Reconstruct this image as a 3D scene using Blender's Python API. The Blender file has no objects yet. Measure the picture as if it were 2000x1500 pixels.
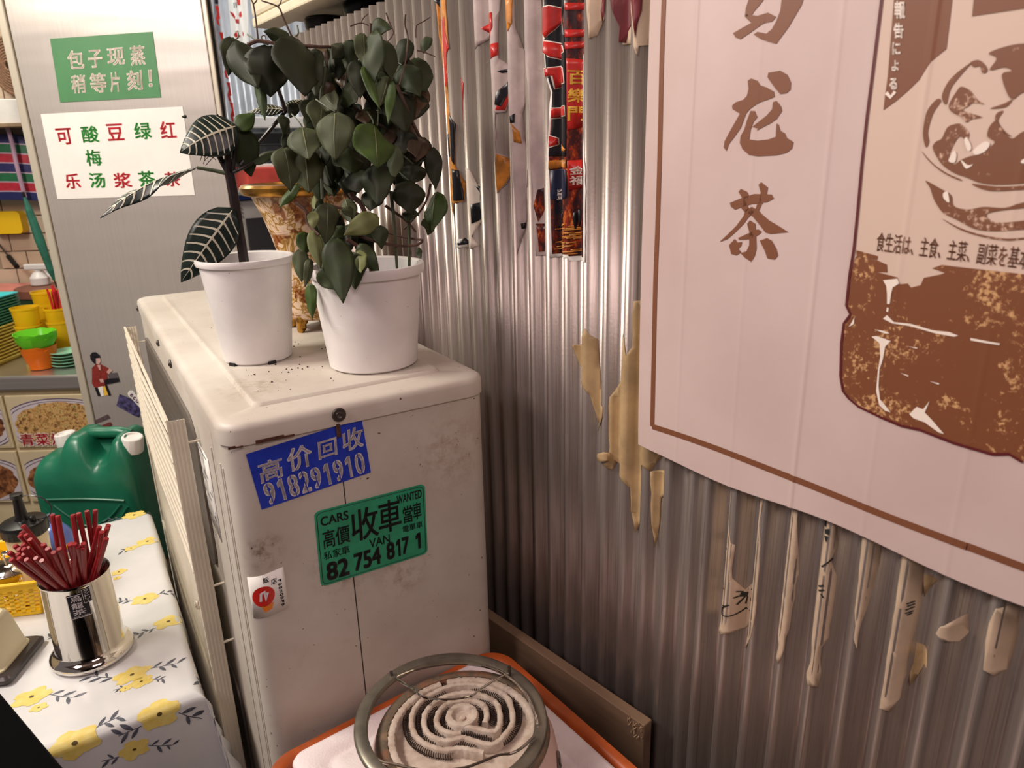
import bpy, bmesh, math, random
from mathutils import Vector, Matrix, noise
from mathutils.geometry import tessellate_polygon
V = Vector
random.seed(11)
S = bpy.context.scene
COL = S.collection

# ---------------------------------------------------------------- camera
FPX = 1390.0
CAM = V((0, 0, 1.5))
_d = V((110.0, 4300.0, FPX)).normalized()
_up = -_d
_w = V((-1100.0, -429.0, FPX)).normalized()
_w = (_w - _up * _w.dot(_up)).normalized()
_x = _w.cross(_up)
ROT = Matrix((_x, _w, _up))                 # lens axes (right, down, forward) -> room axes
camd = bpy.data.cameras.new('camera')
camd.sensor_width = 36
camd.lens = FPX / 2000 * 36
camd.clip_start = 0.02
camd.dof.use_dof = True
camd.dof.focus_distance = 1.0
camd.dof.aperture_fstop = 9
cam = bpy.data.objects.new('camera', camd)
COL.objects.link(cam)
_r, _u, _b = ROT.col[0], -ROT.col[1], -ROT.col[2]
cam.matrix_world = Matrix(((_r.x, _u.x, _b.x, 0), (_r.y, _u.y, _b.y, 0), (_r.z, _u.z, _b.z, 1.5), (0, 0, 0, 1)))
S.camera = cam

# ---------------------------------------------------------------- light and exposure
S.view_settings.view_transform = 'Standard'
S.view_settings.look = 'None'
S.view_settings.gamma = 1
S.view_settings.use_curve_mapping = False
S.view_settings.exposure = -0.17
world = bpy.data.worlds.new('world')
S.world = world
world.use_nodes = True
world.node_tree.nodes['Background'].inputs[0].default_value = (0.57, 0.48, 0.47, 1)
world.node_tree.nodes['Background'].inputs[1].default_value = 0.30


def area(name, loc, target, sx, sy, power, col):
    l = bpy.data.lights.new(name, 'AREA')
    l.shape = 'RECTANGLE'
    l.size, l.size_y = sx, sy
    l.energy = power
    l.color = col
    o = bpy.data.objects.new(name, l)
    COL.objects.link(o)
    o.location = loc
    o.rotation_euler = (V(target) - V(loc)).to_track_quat('-Z', 'Y').to_euler()
    return o


area('kitchen_ceiling_lamp', (-0.75, 1.55, 2.45), (0.35, 1.1, 1.1), 0.5, 0.28, 34, (1.0, 0.93, 0.80))
area('dining_ceiling_lamp', (-1.05, 0.80, 2.40), (0.5, 0.4, 0.9), 0.6, 0.4, 17, (1.0, 0.80, 0.78))
area('front_fill_light', (0.05, -0.55, 2.35), (0.4, 0.7, 0.8), 0.7, 0.4, 9, (1.0, 0.78, 0.76))  # unseen fill, added to brighten the cabinet end and the hotplate
area('back_shop_lamp', (0.95, 2.45, 2.35), (1.0, 2.9, 1.5), 0.6, 0.3, 7, (1.0, 0.98, 0.95))
area('kitchen_back_lamp', (-0.15, 2.65, 2.3), (0.0, 2.7, 1.0), 0.5, 0.3, 9, (1.0, 0.95, 0.78))


# ---------------------------------------------------------------- measuring: a point of the photo on a plane of the room
def ray(px, py):
    return ROT @ V((px - 1000, py - 750, FPX))


def onz(px, py, z):
    r = ray(px, py)
    return CAM + r * ((z - 1.5) / r.z)


def onx(px, py, x):
    r = ray(px, py)
    return CAM + r * (x / r.x)


def onpl(px, py, p, n):
    r = ray(px, py)
    return CAM + r * ((V(p) - CAM).dot(n) / r.dot(n))


VH = V((0.597, 0.802, 0)).normalized()       # horizontal heading of the view


def depth_of(p):
    return (V(p) - CAM).dot(ROT.col[2])


def cr(ox, oy, sc, pts):
    return [(ox + a / sc, oy + b / sc) for a, b in pts]


# ---------------------------------------------------------------- materials
def lin(c):
    out = []
    for v in c[:3]:
        v /= 255.0
        out.append(v / 12.92 if v <= 0.04045 else ((v + 0.055) / 1.055) ** 2.4)
    return (out[0], out[1], out[2], 1.0)


class NT:
    def __init__(s, name):
        s.m = bpy.data.materials.new(name)
        s.m.use_nodes = True
        s.t = s.m.node_tree
        s.b = s.t.nodes['Principled BSDF']
        s._co = None

    def n(s, typ, **kw):
        nd = s.t.nodes.new(typ)
        for k, v in kw.items():
            setattr(nd, k, v)
        return nd

    def l(s, a, b):
        s.t.links.new(a, b)

    def co(s, scale=(1, 1, 1), rot=(0, 0, 0)):
        if s._co is None:
            s._co = s.n('ShaderNodeTexCoord')
        mp = s.n('ShaderNodeMapping')
        mp.inputs['Scale'].default_value = scale
        mp.inputs['Rotation'].default_value = rot
        s.l(s._co.outputs['Object'], mp.inputs[0])
        return mp.outputs[0]

    def noise(s, scale, detail=3, rough=.55, sc=(1, 1, 1), dist=0.0):
        t = s.n('ShaderNodeTexNoise')
        t.inputs['Scale'].default_value = scale
        t.inputs['Detail'].default_value = detail
        t.inputs['Roughness'].default_value = rough
        t.inputs['Distortion'].default_value = dist
        s.l(s.co(sc), t.inputs['Vector'])
        return t.outputs['Fac']

    def ramp(s, fac, stops, interp='LINEAR'):
        r = s.n('ShaderNodeValToRGB')
        r.color_ramp.interpolation = interp
        el = r.color_ramp.elements
        while len(el) < len(stops):
            el.new(0.5)
        for e, (p, c) in zip(el, stops):
            e.position = p
            e.color = c if len(c) == 4 else lin(c)
        s.l(fac, r.inputs[0])
        return r.outputs[0]

    def mix(s, fac, a, b, mode='MIX'):
        m = s.n('ShaderNodeMix', data_type='RGBA', blend_type=mode)
        for sock, val in ((m.inputs[0], fac), (m.inputs[6], a), (m.inputs[7], b)):
            if isinstance(val, (int, float)):
                sock.default_value = val
            elif isinstance(val, tuple):
                sock.default_value = val if len(val) == 4 else lin(val)
            else:
                s.l(val, sock)
        return m.outputs[2]

    def bump(s, h, strength, dist=0.002):
        b = s.n('ShaderNodeBump')
        b.inputs['Strength'].default_value = strength
        b.inputs['Distance'].default_value = dist
        s.l(h, b.inputs['Height'])
        s.l(b.outputs[0], s.b.inputs['Normal'])

    def col(s, c):
        if isinstance(c, tuple):
            s.b.inputs['Base Color'].default_value = c if len(c) == 4 else lin(c)
        else:
            s.l(c, s.b.inputs['Base Color'])

    def set(s, rough=.5, metal=0.0, spec=None, trans=None, coat=None, ior=None, alpha=None):
        s.b.inputs['Roughness'].default_value = rough
        s.b.inputs['Metallic'].default_value = metal
        if spec is not None:
            s.b.inputs['Specular IOR Level'].default_value = spec
        if trans is not None:
            s.b.inputs['Transmission Weight'].default_value = trans
        if coat is not None:
            s.b.inputs['Coat Weight'].default_value = coat
        if ior is not None:
            s.b.inputs['IOR'].default_value = ior
        return s


def plain(name, c, rough=.5, metal=0.0, var=0.0, vscale=30, c2=None, bump=0.0, bscale=200, **kw):
    k = NT(name)
    if var or c2:
        f = k.noise(vscale, 4)
        c2 = c2 or tuple(max(0, v * (1 - var)) for v in c)
        k.col(k.ramp(f, [(.35, c), (.68, c2)]))
    else:
        k.col(c)
    if bump:
        k.bump(k.noise(bscale, 3), bump, .001)
    k.set(rough, metal, **kw)
    return k.m


# ---------------------------------------------------------------- geometry helpers
WM = {}


class G:
    def __init__(s):
        s.v, s.f = [], []

    def add(s, vs, fs):
        o = len(s.v)
        s.v += [V(p) for p in vs]
        s.f += [tuple(i + o for i in f) for f in fs]
        return s

    def box(s, lo, hi, M=None):
        (a, b, c), (d, e, f) = lo, hi
        vs = [V(p) for p in ((a, b, c), (d, b, c), (d, e, c), (a, e, c), (a, b, f), (d, b, f), (d, e, f), (a, e, f))]
        if M is not None:
            vs = [M @ p for p in vs]
        return s.add(vs, [(0, 3, 2, 1), (4, 5, 6, 7), (0, 1, 5, 4), (1, 2, 6, 5), (2, 3, 7, 6), (3, 0, 4, 7)])

    def tube(s, pts, r, n=8, closed=False, cap=True):
        pts = [V(p) for p in pts]
        m = len(pts)
        rs = r if isinstance(r, (list, tuple)) else [r] * m
        prev = None
        rings = []
        for i, p in enumerate(pts):
            if closed:
                t = pts[(i + 1) % m] - pts[i - 1]
            else:
                t = pts[min(i + 1, m - 1)] - pts[max(i - 1, 0)]
            t.normalize()
            if prev is None:
                a = t.orthogonal().normalized()
            else:
                a = prev - t * prev.dot(t)
                a = a.normalized() if a.length > 1e-6 else t.orthogonal().normalized()
            prev = a
            b = t.cross(a)
            rings.append([p + (a * math.cos(2 * math.pi * k / n) + b * math.sin(2 * math.pi * k / n)) * rs[i] for k in range(n)])
        vs = [q for g in rings for q in g]
        fs = []
        for i in range(m if closed else m - 1):
            j = (i + 1) % m
            for k in range(n):
                k2 = (k + 1) % n
                fs.append((i * n + k, i * n + k2, j * n + k2, j * n + k))
        if cap and not closed:
            fs.append(tuple(reversed(range(n))))
            fs.append(tuple((m - 1) * n + k for k in range(n)))
        return s.add(vs, fs)

    def loft(s, loops, cap0=True, cap1=True):
        n = len(loops[0])
        vs = [q for g in loops for q in g]
        fs = []
        for i in range(len(loops) - 1):
            for k in range(n):
                k2 = (k + 1) % n
                fs.append((i * n + k, i * n + k2, (i + 1) * n + k2, (i + 1) * n + k))
        if cap0:
            fs.append(tuple(reversed(range(n))))
        if cap1:
            fs.append(tuple((len(loops) - 1) * n + k for k in range(n)))
        return s.add(vs, fs)

    def lathe(s, prof, c=(0, 0, 0), n=40, cap0=True, cap1=True, M=None):
        c = V(c)
        loops = []
        for r, z in prof:
            ring = [V((r * math.cos(2 * math.pi * k / n), r * math.sin(2 * math.pi * k / n), z)) for k in range(n)]
            loops.append([(M @ q if M is not None else q) + c for q in ring])
        return s.loft(loops, cap0, cap1)

    def prism(s, poly, mp0, mp1):
        n = len(poly)
        vs = [mp0(*p) for p in poly] + [mp1(*p) for p in poly]
        tris = tessellate_polygon([[V((p[0], p[1], 0)) for p in poly]])
        fs = [tuple(reversed(t)) for t in tris] + [tuple(i + n for i in t) for t in tris]
        fs += [(i, (i + 1) % n, (i + 1) % n + n, i + n) for i in range(n)]
        return s.add(vs, fs)

    def grid(s, fn, us, vs_):
        nu, nv = len(us), len(vs_)
        pts = [fn(u, v) for v in vs_ for u in us]
        fs = [(j * nu + i, j * nu + i + 1, (j + 1) * nu + i + 1, (j + 1) * nu + i) for j in range(nv - 1) for i in range(nu - 1)]
        return s.add(pts, fs)

    def build(s, name, mat, parent=None, smooth=35, bevel=0, bseg=2, solid=0, recalc=True, offset=1):
        me = bpy.data.meshes.new(name)
        bm = bmesh.new()
        bv = [bm.verts.new(p) for p in s.v]
        for f in s.f:
            if len(set(f)) > 2:
                try:
                    bm.faces.new([bv[i] for i in f])
                except ValueError:
                    pass
        if recalc:
            bmesh.ops.recalc_face_normals(bm, faces=bm.faces[:])
        if bevel:
            es = [e for e in bm.edges if len(e.link_faces) == 2 and e.calc_face_angle(0) > .5]
            bmesh.ops.bevel(bm, geom=es, offset=bevel, segments=bseg, profile=.5, affect='EDGES', clamp_overlap=True)
        bm.to_mesh(me)
        bm.free()
        if smooth:
            me.polygons.foreach_set('use_smooth', [True] * len(me.polygons))
            me.set_sharp_from_angle(angle=math.radians(smooth))
        me.materials.append(mat)
        o = link(name, me, parent)
        if solid:
            md = o.modifiers.new('solid', 'SOLIDIFY')
            md.thickness = solid
            md.offset = offset
        return o


def link(name, me, parent=None):
    o = bpy.data.objects.new(name, me)
    COL.objects.link(o)
    WM[o.name] = Matrix.Identity(4)
    if parent is not None:
        o.parent = parent
        o.matrix_parent_inverse = WM[parent.name].inverted()
    return o


def thing(name, label, cat, loc, group=None):
    o = bpy.data.objects.new(name, None)
    o.empty_display_size = .03
    COL.objects.link(o)
    o.location = loc
    WM[o.name] = Matrix.Translation(V(loc))
    return tag(o, label, cat, group)


def tag(o, label, cat, group=None):
    o['label'] = label
    o['category'] = cat
    if group:
        o['group'] = group
    return o


def struct(o):
    o['kind'] = 'structure'
    return o


def local_part(name, me, parent):
    o = bpy.data.objects.new(name, me)
    COL.objects.link(o)
    o.parent = parent
    WM[o.name] = Matrix.Identity(4)
    return o


def copy_thing(src, name, M, label, group):
    """a copy of a thing with its parts and their sub-parts"""
    def rec(o, par):
        c = o.copy()
        COL.objects.link(c)
        c.parent = par
        for ch in [x for x in KIDS.get(o.name, [])]:
            d = rec(ch, c)
        return c
    c = rec(src, None)
    c.matrix_world = M
    c['label'] = label
    c['group'] = group
    return c


KIDS = {}


def rrect(x0, y0, x1, y1, r, n=6):
    pts = []
    for cx, cy, a in ((x1 - r, y1 - r, 0), (x0 + r, y1 - r, 90), (x0 + r, y0 + r, 180), (x1 - r, y0 + r, 270)):
        for k in range(n + 1):
            t = math.radians(a + 90 * k / n)
            pts.append((cx + r * math.cos(t), cy + r * math.sin(t)))
    return pts


def quadmap(tl, tr, br, bl, e=0.0):
    tl, tr, br, bl = V(tl), V(tr), V(br), V(bl)
    n = (tr - tl).cross(bl - tl).normalized()
    if n.dot(CAM - tl) < 0:
        n = -n

    def mp(s, t, h=0.0):
        return tl * (1 - s) * (1 - t) + tr * s * (1 - t) + br * s * t + bl * (1 - s) * t + n * (e + h)
    mp.w = ((tr - tl).length + (br - bl).length) / 2
    mp.h = ((bl - tl).length + (br - tr).length) / 2
    mp.n = n
    return mp


def cutmap(vs, fs, mp, ucuts=(), vcuts=()):
    """flat 2-D faces, cut along grid lines, laid on a surface"""
    bm = bmesh.new()
    bv = [bm.verts.new((p[0], p[1], 0)) for p in vs]
    for f in fs:
        try:
            bm.faces.new([bv[i] for i in f])
        except ValueError:
            pass
    us = [p[0] for p in vs]
    ws = [p[1] for p in vs]
    for cuts, lo, hi, no in ((ucuts, min(us), max(us), V((1, 0, 0))), (vcuts, min(ws), max(ws), V((0, 1, 0)))):
        for c in cuts:
            if lo < c < hi:
                bmesh.ops.bisect_plane(bm, geom=bm.verts[:] + bm.edges[:] + bm.faces[:], plane_co=no * c, plane_no=no, dist=1e-6)
    bm.verts.index_update()
    ov = [mp(v.co.x, v.co.y) for v in bm.verts]
    of = [tuple(v.index for v in f.verts) for f in bm.faces]
    bm.free()
    return ov, of


def poly_tris(poly):
    t = tessellate_polygon([[V((p[0], p[1], 0)) for p in poly]])
    return [(p[0], p[1]) for p in poly], [tuple(x) for x in t]


_TX = {}


def text2d(s, bold=0.0):
    """glyph outlines as flat faces: em = 1, baseline at 0"""
    key = (s, bold)
    if key not in _TX:
        cu = bpy.data.curves.new('lettering', 'FONT')
        cu.body = s
        cu.size = 1
        cu.resolution_u = 4
        o = bpy.data.objects.new('lettering', cu)
        me = o.to_mesh()
        if s == '1':
            v0, f0 = [(.16, 0), (.30, 0), (.30, .72), (.16, .72), (0, .60), (0, .47), (.16, .56)], [(0, 1, 2, 3, 6), (3, 4, 5, 6)]
        else:
            v0, f0 = [(v.co.x, v.co.y) for v in me.vertices], [tuple(p.vertices) for p in me.polygons]
        vs, fs = [], []
        for dx, dy in (((0, 0),) if not bold else ((-1, -.8), (1, -.8), (-1, .8), (1, .8), (0, 0))):
            k0 = len(vs)
            vs += [(x + dx * bold, y + dy * bold) for x, y in v0]
            fs += [tuple(i + k0 for i in f) for f in f0]
        _TX[key] = (vs, fs)
        o.to_mesh_clear()
        bpy.data.objects.remove(o)
        bpy.data.curves.remove(cu)
    return _TX[key]


def text_fit(g, s, mp, x0, y0, x1, y1, bold=0.0, ucuts=(), vcuts=(), slant=0.0):
    """lettering stretched into the box x0..x1, y0..y1 of a surface (y downwards)"""
    vs, fs = text2d(s, bold)
    ax, bx = min(p[0] for p in vs), max(p[0] for p in vs)
    ay, by = min(p[1] for p in vs), max(p[1] for p in vs)
    q = []
    for a, b in vs:
        v = (b - ay) / (by - ay)
        q.append((x0 + (x1 - x0) * (a - ax) / (bx - ax) + slant * (v - .5), y1 + (y0 - y1) * v))
    a, b = cutmap(q, fs, mp, ucuts, vcuts)
    g.add(a, b)


def frange(a, b, n):
    return [a + (b - a) * i / (n - 1) for i in range(n)]


def smooth_path(pts, per=6, closed=False):
    pts = [V(p) for p in pts]
    m = len(pts)
    out = []
    for i in range(m if closed else m - 1):
        if closed:
            p0, p1, p2, p3 = pts[i - 1], pts[i], pts[(i + 1) % m], pts[(i + 2) % m]
        else:
            p0, p1, p2, p3 = pts[max(i - 1, 0)], pts[i], pts[i + 1], pts[min(i + 2, m - 1)]
        for k in range(per):
            t = k / per
            out.append(.5 * ((2 * p1) + (p2 - p0) * t + (2 * p0 - 5 * p1 + 4 * p2 - p3) * t * t + (3 * p1 - p0 - 3 * p2 + p3) * t ** 3))
    if not closed:
        out.append(pts[-1])
    return out


def stroke_poly(pts, w0, w1=None):
    """a flat stroke as quads around a 2-D path"""
    if w1 is None:
        w1 = w0
    vs, fs = [], []
    m = len(pts)
    for i, p in enumerate(pts):
        a, b = pts[max(i - 1, 0)], pts[min(i + 1, m - 1)]
        dx, dy = b[0] - a[0], b[1] - a[1]
        L = math.hypot(dx, dy) or 1
        w = (w0 + (w1 - w0) * i / max(1, m - 1)) / 2
        vs += [(p[0] - dy / L * w, p[1] + dx / L * w), (p[0] + dy / L * w, p[1] - dx / L * w)]
    for i in range(m - 1):
        fs.append((2 * i, 2 * i + 1, 2 * i + 3, 2 * i + 2))
    return vs, fs
# ---------------------------------------------------------------- shared materials
def galvanised():
    k = NT('galvanised_iron')
    st = k.noise(1.0, 4, .6, (420, 420, 5))
    bl = k.noise(9, 4, .6, (1, 1, .45))
    c = k.ramp(st, [(.32, (166, 154, 147)), (.52, (180, 170, 163)), (.72, (148, 132, 123))])
    c = k.mix(k.ramp(bl, [(.45, (0, 0, 0)), (.75, (150, 150, 150))]), c, (132, 110, 100), 'MIX')
    k.col(c)
    sp = k.noise(260, 2, .5)
    k.bump(k.mix(.5, st, sp), .18, .001)
    k.set(.36, .74)
    rr = k.n('ShaderNodeMapRange')
    rr.inputs[3].default_value = .30
    rr.inputs[4].default_value = .46
    k.l(bl, rr.inputs[0])
    k.l(rr.outputs[0], k.b.inputs['Roughness'])
    return k.m


M_GALV = galvanised()
M_DARK = plain('dark_void_paint', (26, 22, 21), .8)
M_FLOOR = plain('floor_tile', (96, 86, 80), .45, var=.25, vscale=6)
M_PLASTER = plain('painted_plaster', (150, 128, 118), .7, var=.1, vscale=4)
M_STEEL = NT('brushed_steel')
_f = M_STEEL.noise(1, 3, .6, (3, 3, 260))
M_STEEL.col(M_STEEL.ramp(_f, [(.3, (196, 190, 184)), (.7, (214, 208, 202))]))
M_STEEL.bump(_f, .06, .0006)
M_STEEL.set(.30, .88)
M_STEEL = M_STEEL.m
M_CHROME = plain('polished_steel', (226, 220, 212), .07, 1.0)
M_BLACKPL = plain('black_plastic', (22, 21, 22), .3)
M_WHITEPL = plain('white_plastic', (232, 228, 224), .38, var=.04, vscale=20)
M_PAPER = plain('white_paper', (240, 238, 232), .55, var=.03, vscale=14)
M_INK = plain('black_ink', (34, 36, 36), .55)
M_WOOD = NT('raw_plywood')
_f = M_WOOD.noise(10, 4, .6, (1, .12, 1), .6)
M_WOOD.col(M_WOOD.ramp(_f, [(.3, (150, 124, 98)), (.7, (104, 82, 64))]))
M_WOOD.bump(_f, .2, .002)
M_WOOD.set(.65)
M_WOOD = M_WOOD.m

# ---------------------------------------------------------------- the room
XW = 0.62
AMP = 0.0080


def corr(u):
    if u > 0.965:
        ph = (u - 0.970) / 0.0285
        a = .0062
    elif u > 0.452:
        ph = (u - 0.663) / 0.0369
        a = AMP
    else:
        ph = (u - 0.3445) / 0.0363
        a = AMP * 1.42
    c = math.cos(2 * math.pi * ph)
    return XW - a * c * (1 - .16 * c * c) / .84


def wall_at(u, z, e=0.0):
    d = 0.0012
    x = corr(u)
    nx, ny = -1.0, (corr(u + d) - corr(u - d)) / (2 * d)
    L = math.hypot(nx, ny)
    off = -.0022 if u < .452 else (-.0012 if u < .965 else 0)
    return V((x + off + nx / L * e, u + ny / L * e, z))


floor = struct(G().box((-2.2, -1.3, -.05), (2.4, 4.2, 0)).build('floor', M_FLOOR, smooth=0))
M_BACK = plain('dark_brown_panelling', (74, 48, 42), .6, var=.2, vscale=3)
struct(G().box((-2.2, -1.32, 0), (1.2, -1.26, 2.62)).build('wall_front', M_BACK, smooth=0))
struct(G().box((-2.2, -1.26, 2.62), (2.4, 4.2, 2.68)).build('ceiling', plain('ceiling_paint', (128, 112, 104), .7), smooth=0))
wr = struct(G().box((.634, -1.2, 0), (.66, 1.56, 1.735)).build('wall_right', M_DARK, smooth=0))
for (a, b, per) in ((-1.19, .470, .0363), (.452, .985, .0369), (.965, 1.56, .0285)):
    n = int((b - a) / per * 10) + 1
    off = {.0363: -.0022, .0369: -.0012, .0285: 0}[per]

    def prof(u, z, a=a, b=b, per=per, off=off):
        if per == .0363:
            ph, am = (u - .3445) / per, AMP * 1.42
        elif per == .0369:
            ph, am = (u - .663) / per, AMP
        else:
            ph, am = (u - .970) / per, .0062
        c = math.cos(2 * math.pi * ph)
        return V((XW - am * c * (1 - .16 * c * c) / .84 + off, u, z))
    G().grid(prof, frange(a, b, n), [.12, .9, 1.742]).build('corrugated_sheet', M_GALV, wr, smooth=80, solid=.0006, offset=1)
# the dark loft behind the top of the corrugated wall
ledge = G().box((.664, -.6, 1.70), (1.10, 1.56, 1.73)).build('trim_1', M_DARK, smooth=0)
struct(ledge)
struct(G().box((1.08, -.6, 1.731), (1.10, 1.56, 2.3)).build('wall_loft', M_DARK, smooth=0))

# back shop behind the gap: corrugated wall facing us
M_GALV2 = plain('pale_corrugated_paint', (196, 200, 206), .42, .35, var=.12, vscale=8)
wb = struct(G().box((.66, 3.06, 0), (2.3, 3.1, 2.6)).build('wall_back', M_DARK, smooth=0))


def backprof(x, z):
    c = math.cos(2 * math.pi * x / .052)
    return V((x, 3.045 - .009 * c, z))


G().grid(backprof, frange(.68, 1.9, 250), [0, 2.55]).build('corrugated_sheet', M_GALV2, wb, smooth=80, solid=.001)
# tiled kitchen wall
E1 = V((.8, -.6, 0))           # along the kitchen counter, to the right
E2 = V((.6, .8, 0))            # away from us
K0 = V((-.007, 2.48, 0))


def kp(px, py, d):
    return onpl(px, py, K0 + E2 * d, E2)


def kit(a, d, z):
    return K0 + E1 * a + E2 * d + V((0, 0, z))


KM = Matrix(((.8, .6, 0, K0.x), (-.6, .8, 0, K0.y), (0, 0, 1, 0), (0, 0, 0, 1)))
M_GROUT = plain('grout', (150, 132, 112), .8)
wl = struct(G().box((-1.2, .62, 0), (.40, .68, 2.6), KM).build('wall_left', M_GROUT, smooth=0))
tcols = [plain('beige_tile_%d' % i, c, .35, var=.06, vscale=9) for i, c in enumerate(((206, 182, 158), (196, 172, 148), (212, 190, 168)))]
tile_me = {}
tw, th = .098, .062
for i in range(3):
    o = G().box((0, 0, 0), (tw - .004, .008, th - .004)).build('tile', tcols[i], smooth=0, bevel=.0012, bseg=1)
    tile_me[i] = o.data
    bpy.data.objects.remove(o)
for r in range(22):
    for c in range(8):
        o = local_part('tile', tile_me[random.randrange(3)], wl)
        o.matrix_local = KM @ Matrix.Translation((-.40 + c * tw + (r % 2) * tw / 2, .612, .84 + r * th))
# ---------------------------------------------------------------- outdoor air-conditioning unit
AL = V((.0945, 1, 0)).normalized()
AW = V((1, -.0945, 0)).normalized()
AO = V((.18, .784, 0))
LEN, WID, TOP = .962, .338, 1.22


def ac(w, l, z):
    return AO + AW * w + AL * l + V((0, 0, z))


def acp(px, py):
    return onpl(px, py, AO, -AL)


k = NT('aged_cream_enamel')
_f = k.noise(5, 5, .6)
_g = k.noise(38, 4, .6)
_c = k.ramp(_f, [(.36, (206, 200, 190)), (.66, (188, 178, 166))])
_c = k.mix(k.ramp(_g, [(.60, (0, 0, 0)), (.78, (110, 110, 110))]), _c, (150, 128, 108))
_s = k.noise(170, 2, .5)
_c = k.mix(k.ramp(_s, [(.735, (0, 0, 0)), (.76, (255, 255, 255))]), _c, (84, 66, 54))
_o = k.n('ShaderNodeTexCoord')
for cx_, cy_, cz_, rad, cc in ((.205, .777, 1.055, .030, (112, 84, 66)), (.305, .770, 1.005, .06, (150, 132, 116)), (.38, .764, .965, .045, (160, 140, 124)), (.46, .757, 1.12, .07, (168, 148, 132)), (.25, .90, 1.224, .06, (158, 144, 124))):
    _d = k.n('ShaderNodeVectorMath', operation='DISTANCE')
    k.l(_o.outputs['Object'], _d.inputs[0])
    _d.inputs[1].default_value = (cx_, cy_, cz_)
    _m = k.n('ShaderNodeMapRange')
    _m.inputs[1].default_value = rad
    _m.inputs[2].default_value = rad * .2
    k.l(_d.outputs['Value'], _m.inputs[0])
    _q = k.n('ShaderNodeMath', operation='MULTIPLY')
    k.l(_m.outputs[0], _q.inputs[0])
    _nz = k.n('ShaderNodeMapRange')
    _nz.inputs[1].default_value = .45
    _nz.inputs[2].default_value = .68
    k.l(k.noise(60, 4, .7), _nz.inputs[0])
    k.l(_nz.outputs[0], _q.inputs[1])
    _c = k.mix(_q.outputs[0], _c, cc)
k.col(_c)
k.bump(k.noise(420, 2), .08, .0008)
k.set(.48)
M_ENAMEL = k.m
M_RUST = plain('rust', (92, 54, 36), .8, var=.4, vscale=300)
M_SCREW = plain('dull_screw_metal', (92, 86, 82), .4, .8)
M_GUARD = plain('cream_guard_plastic', (222, 212, 194), .45, var=.06, vscale=12)
M_FIN_SHADE = plain('shaded_condenser_fins', (120, 112, 106), .5, .5)

acu = thing('air_conditioner_unit', 'tall aged cream metal outdoor air conditioner cabinet with phone-number stickers on its end', 'air conditioner', ac(.17, .48, 0))
# casing, built as separate pressed panels with gaps between them
G().loft([[ac(a, b, z) for a, b in rrect(.006, .006, WID - .006, LEN - .006, .022, 6)] for z in (.03, 1.19)]).build('casing', M_DARK, acu, smooth=40)


def panel(name, path, z0, z1, t=.004):
    """an upright sheet-metal panel along a plan path (w, l)"""
    g = G()
    path = [p for i, p in enumerate(path) if i == 0 or math.hypot(p[0] - path[i - 1][0], p[1] - path[i - 1][1]) > 1e-5]
    m = len(path)
    inn = []
    for i, p in enumerate(path):
        a, b = path[max(i - 1, 0)], path[min(i + 1, m - 1)]
        dx, dy = b[0] - a[0], b[1] - a[1]
        L = math.hypot(dx, dy)
        inn.append((p[0] - dy / L * t, p[1] + dx / L * t))
    loops = [[ac(p[0], p[1], z0), ac(q[0], q[1], z0), ac(q[0], q[1], z1), ac(p[0], p[1], z1)] for p, q in zip(path, inn)]
    g.loft(loops)
    return g.build(name, M_ENAMEL, acu, smooth=40)


def arc(cx, cy, r, a0, a1, n=8):
    return [(cx + r * math.cos(math.radians(a0 + (a1 - a0) * i / n)), cy + r * math.sin(math.radians(a0 + (a1 - a0) * i / n))) for i in range(n + 1)]


R = .026
panel('corner_panel', [(0, .088)] + arc(R, R, R, 180, 270) + [(.1295, 0)], .02, 1.196)
panel('side_panel', [(.1312, 0)] + arc(WID - R, R, R, 270, 360) + [(WID, LEN - R)] + arc(WID - R, LEN - R, R, 0, 90) + [(R, LEN)], .02, 1.196)
panel('fan_panel', [(R, LEN)] + arc(R, LEN - R, R, 90, 180) + [(0, .0895)], .02, 1.196)
# pressed ridges on the grille side
g = G()
for l in (.03, .045, .105):
    g.tube([ac(.0005, l, .06), ac(.0005, l, 1.16)], .0022, 6)
g.build('pressed_rib', M_ENAMEL, acu)
# lid with skirt and a raised field
loops = []
for ins, z in ((-.003, 1.194), (-.003, 1.211), (-.0015, 1.2165), (.003, 1.2195), (.01, 1.2205), (.044, 1.2205), (.0465, 1.2245), (.0485, 1.2252), (.052, 1.2240), (.06, 1.224)):
    loops.append([ac(a, b, z) for a, b in rrect(ins, ins, WID - ins, LEN - ins, max(.012, R + .003 - ins * .4), 7)])
G().loft(loops, True, True).build('lid', M_ENAMEL, acu, smooth=50)
# rust bitten out of the lid edge at the near corner
for (u0, u1, hh) in ((.004, .012, .003), (.012, .02, .0015), (.034, .066, .004), (.066, .078, .0022)):
    g = G()
    g.box((u0, -.0042, 1.1935), (u1, -.0026, 1.1935 + hh), Matrix.Translation(AO) @ Matrix(((AW.x, AL.x, 0, 0), (AW.y, AL.y, 0, 0), (0, 0, 1, 0), (0, 0, 0, 1))))
    g.build('rust_patch', M_RUST, acu, smooth=0)
g = G()
g.tube([ac(.1303, -.001, 1.196), ac(.1303, -.0025, 1.180)], .003, 8)
g.build('rust_patch', M_RUST, acu, smooth=0)


def screw(p, n, r, name='screw'):
    q = V(n).to_track_quat('Z', 'Y').to_matrix()
    g = G().lathe([(r, -.001), (r, .0012), (r * .92, .002), (r * .55, .0022), (r * .5, .0032), (r * .42, .0034), (r * .12, .002)], p, 20, M=q)
    return g.build(name, M_SCREW, acu)


screw(acp(660, 808) - AL * .004, -AL, .0085)
screw(ac(-.004, .40, 1.2), -AW, .007)
screw(ac(-.004, .56, 1.2), -AW, .006)
screw(ac(-.004, .93, 1.2), -AW, .006)
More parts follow.
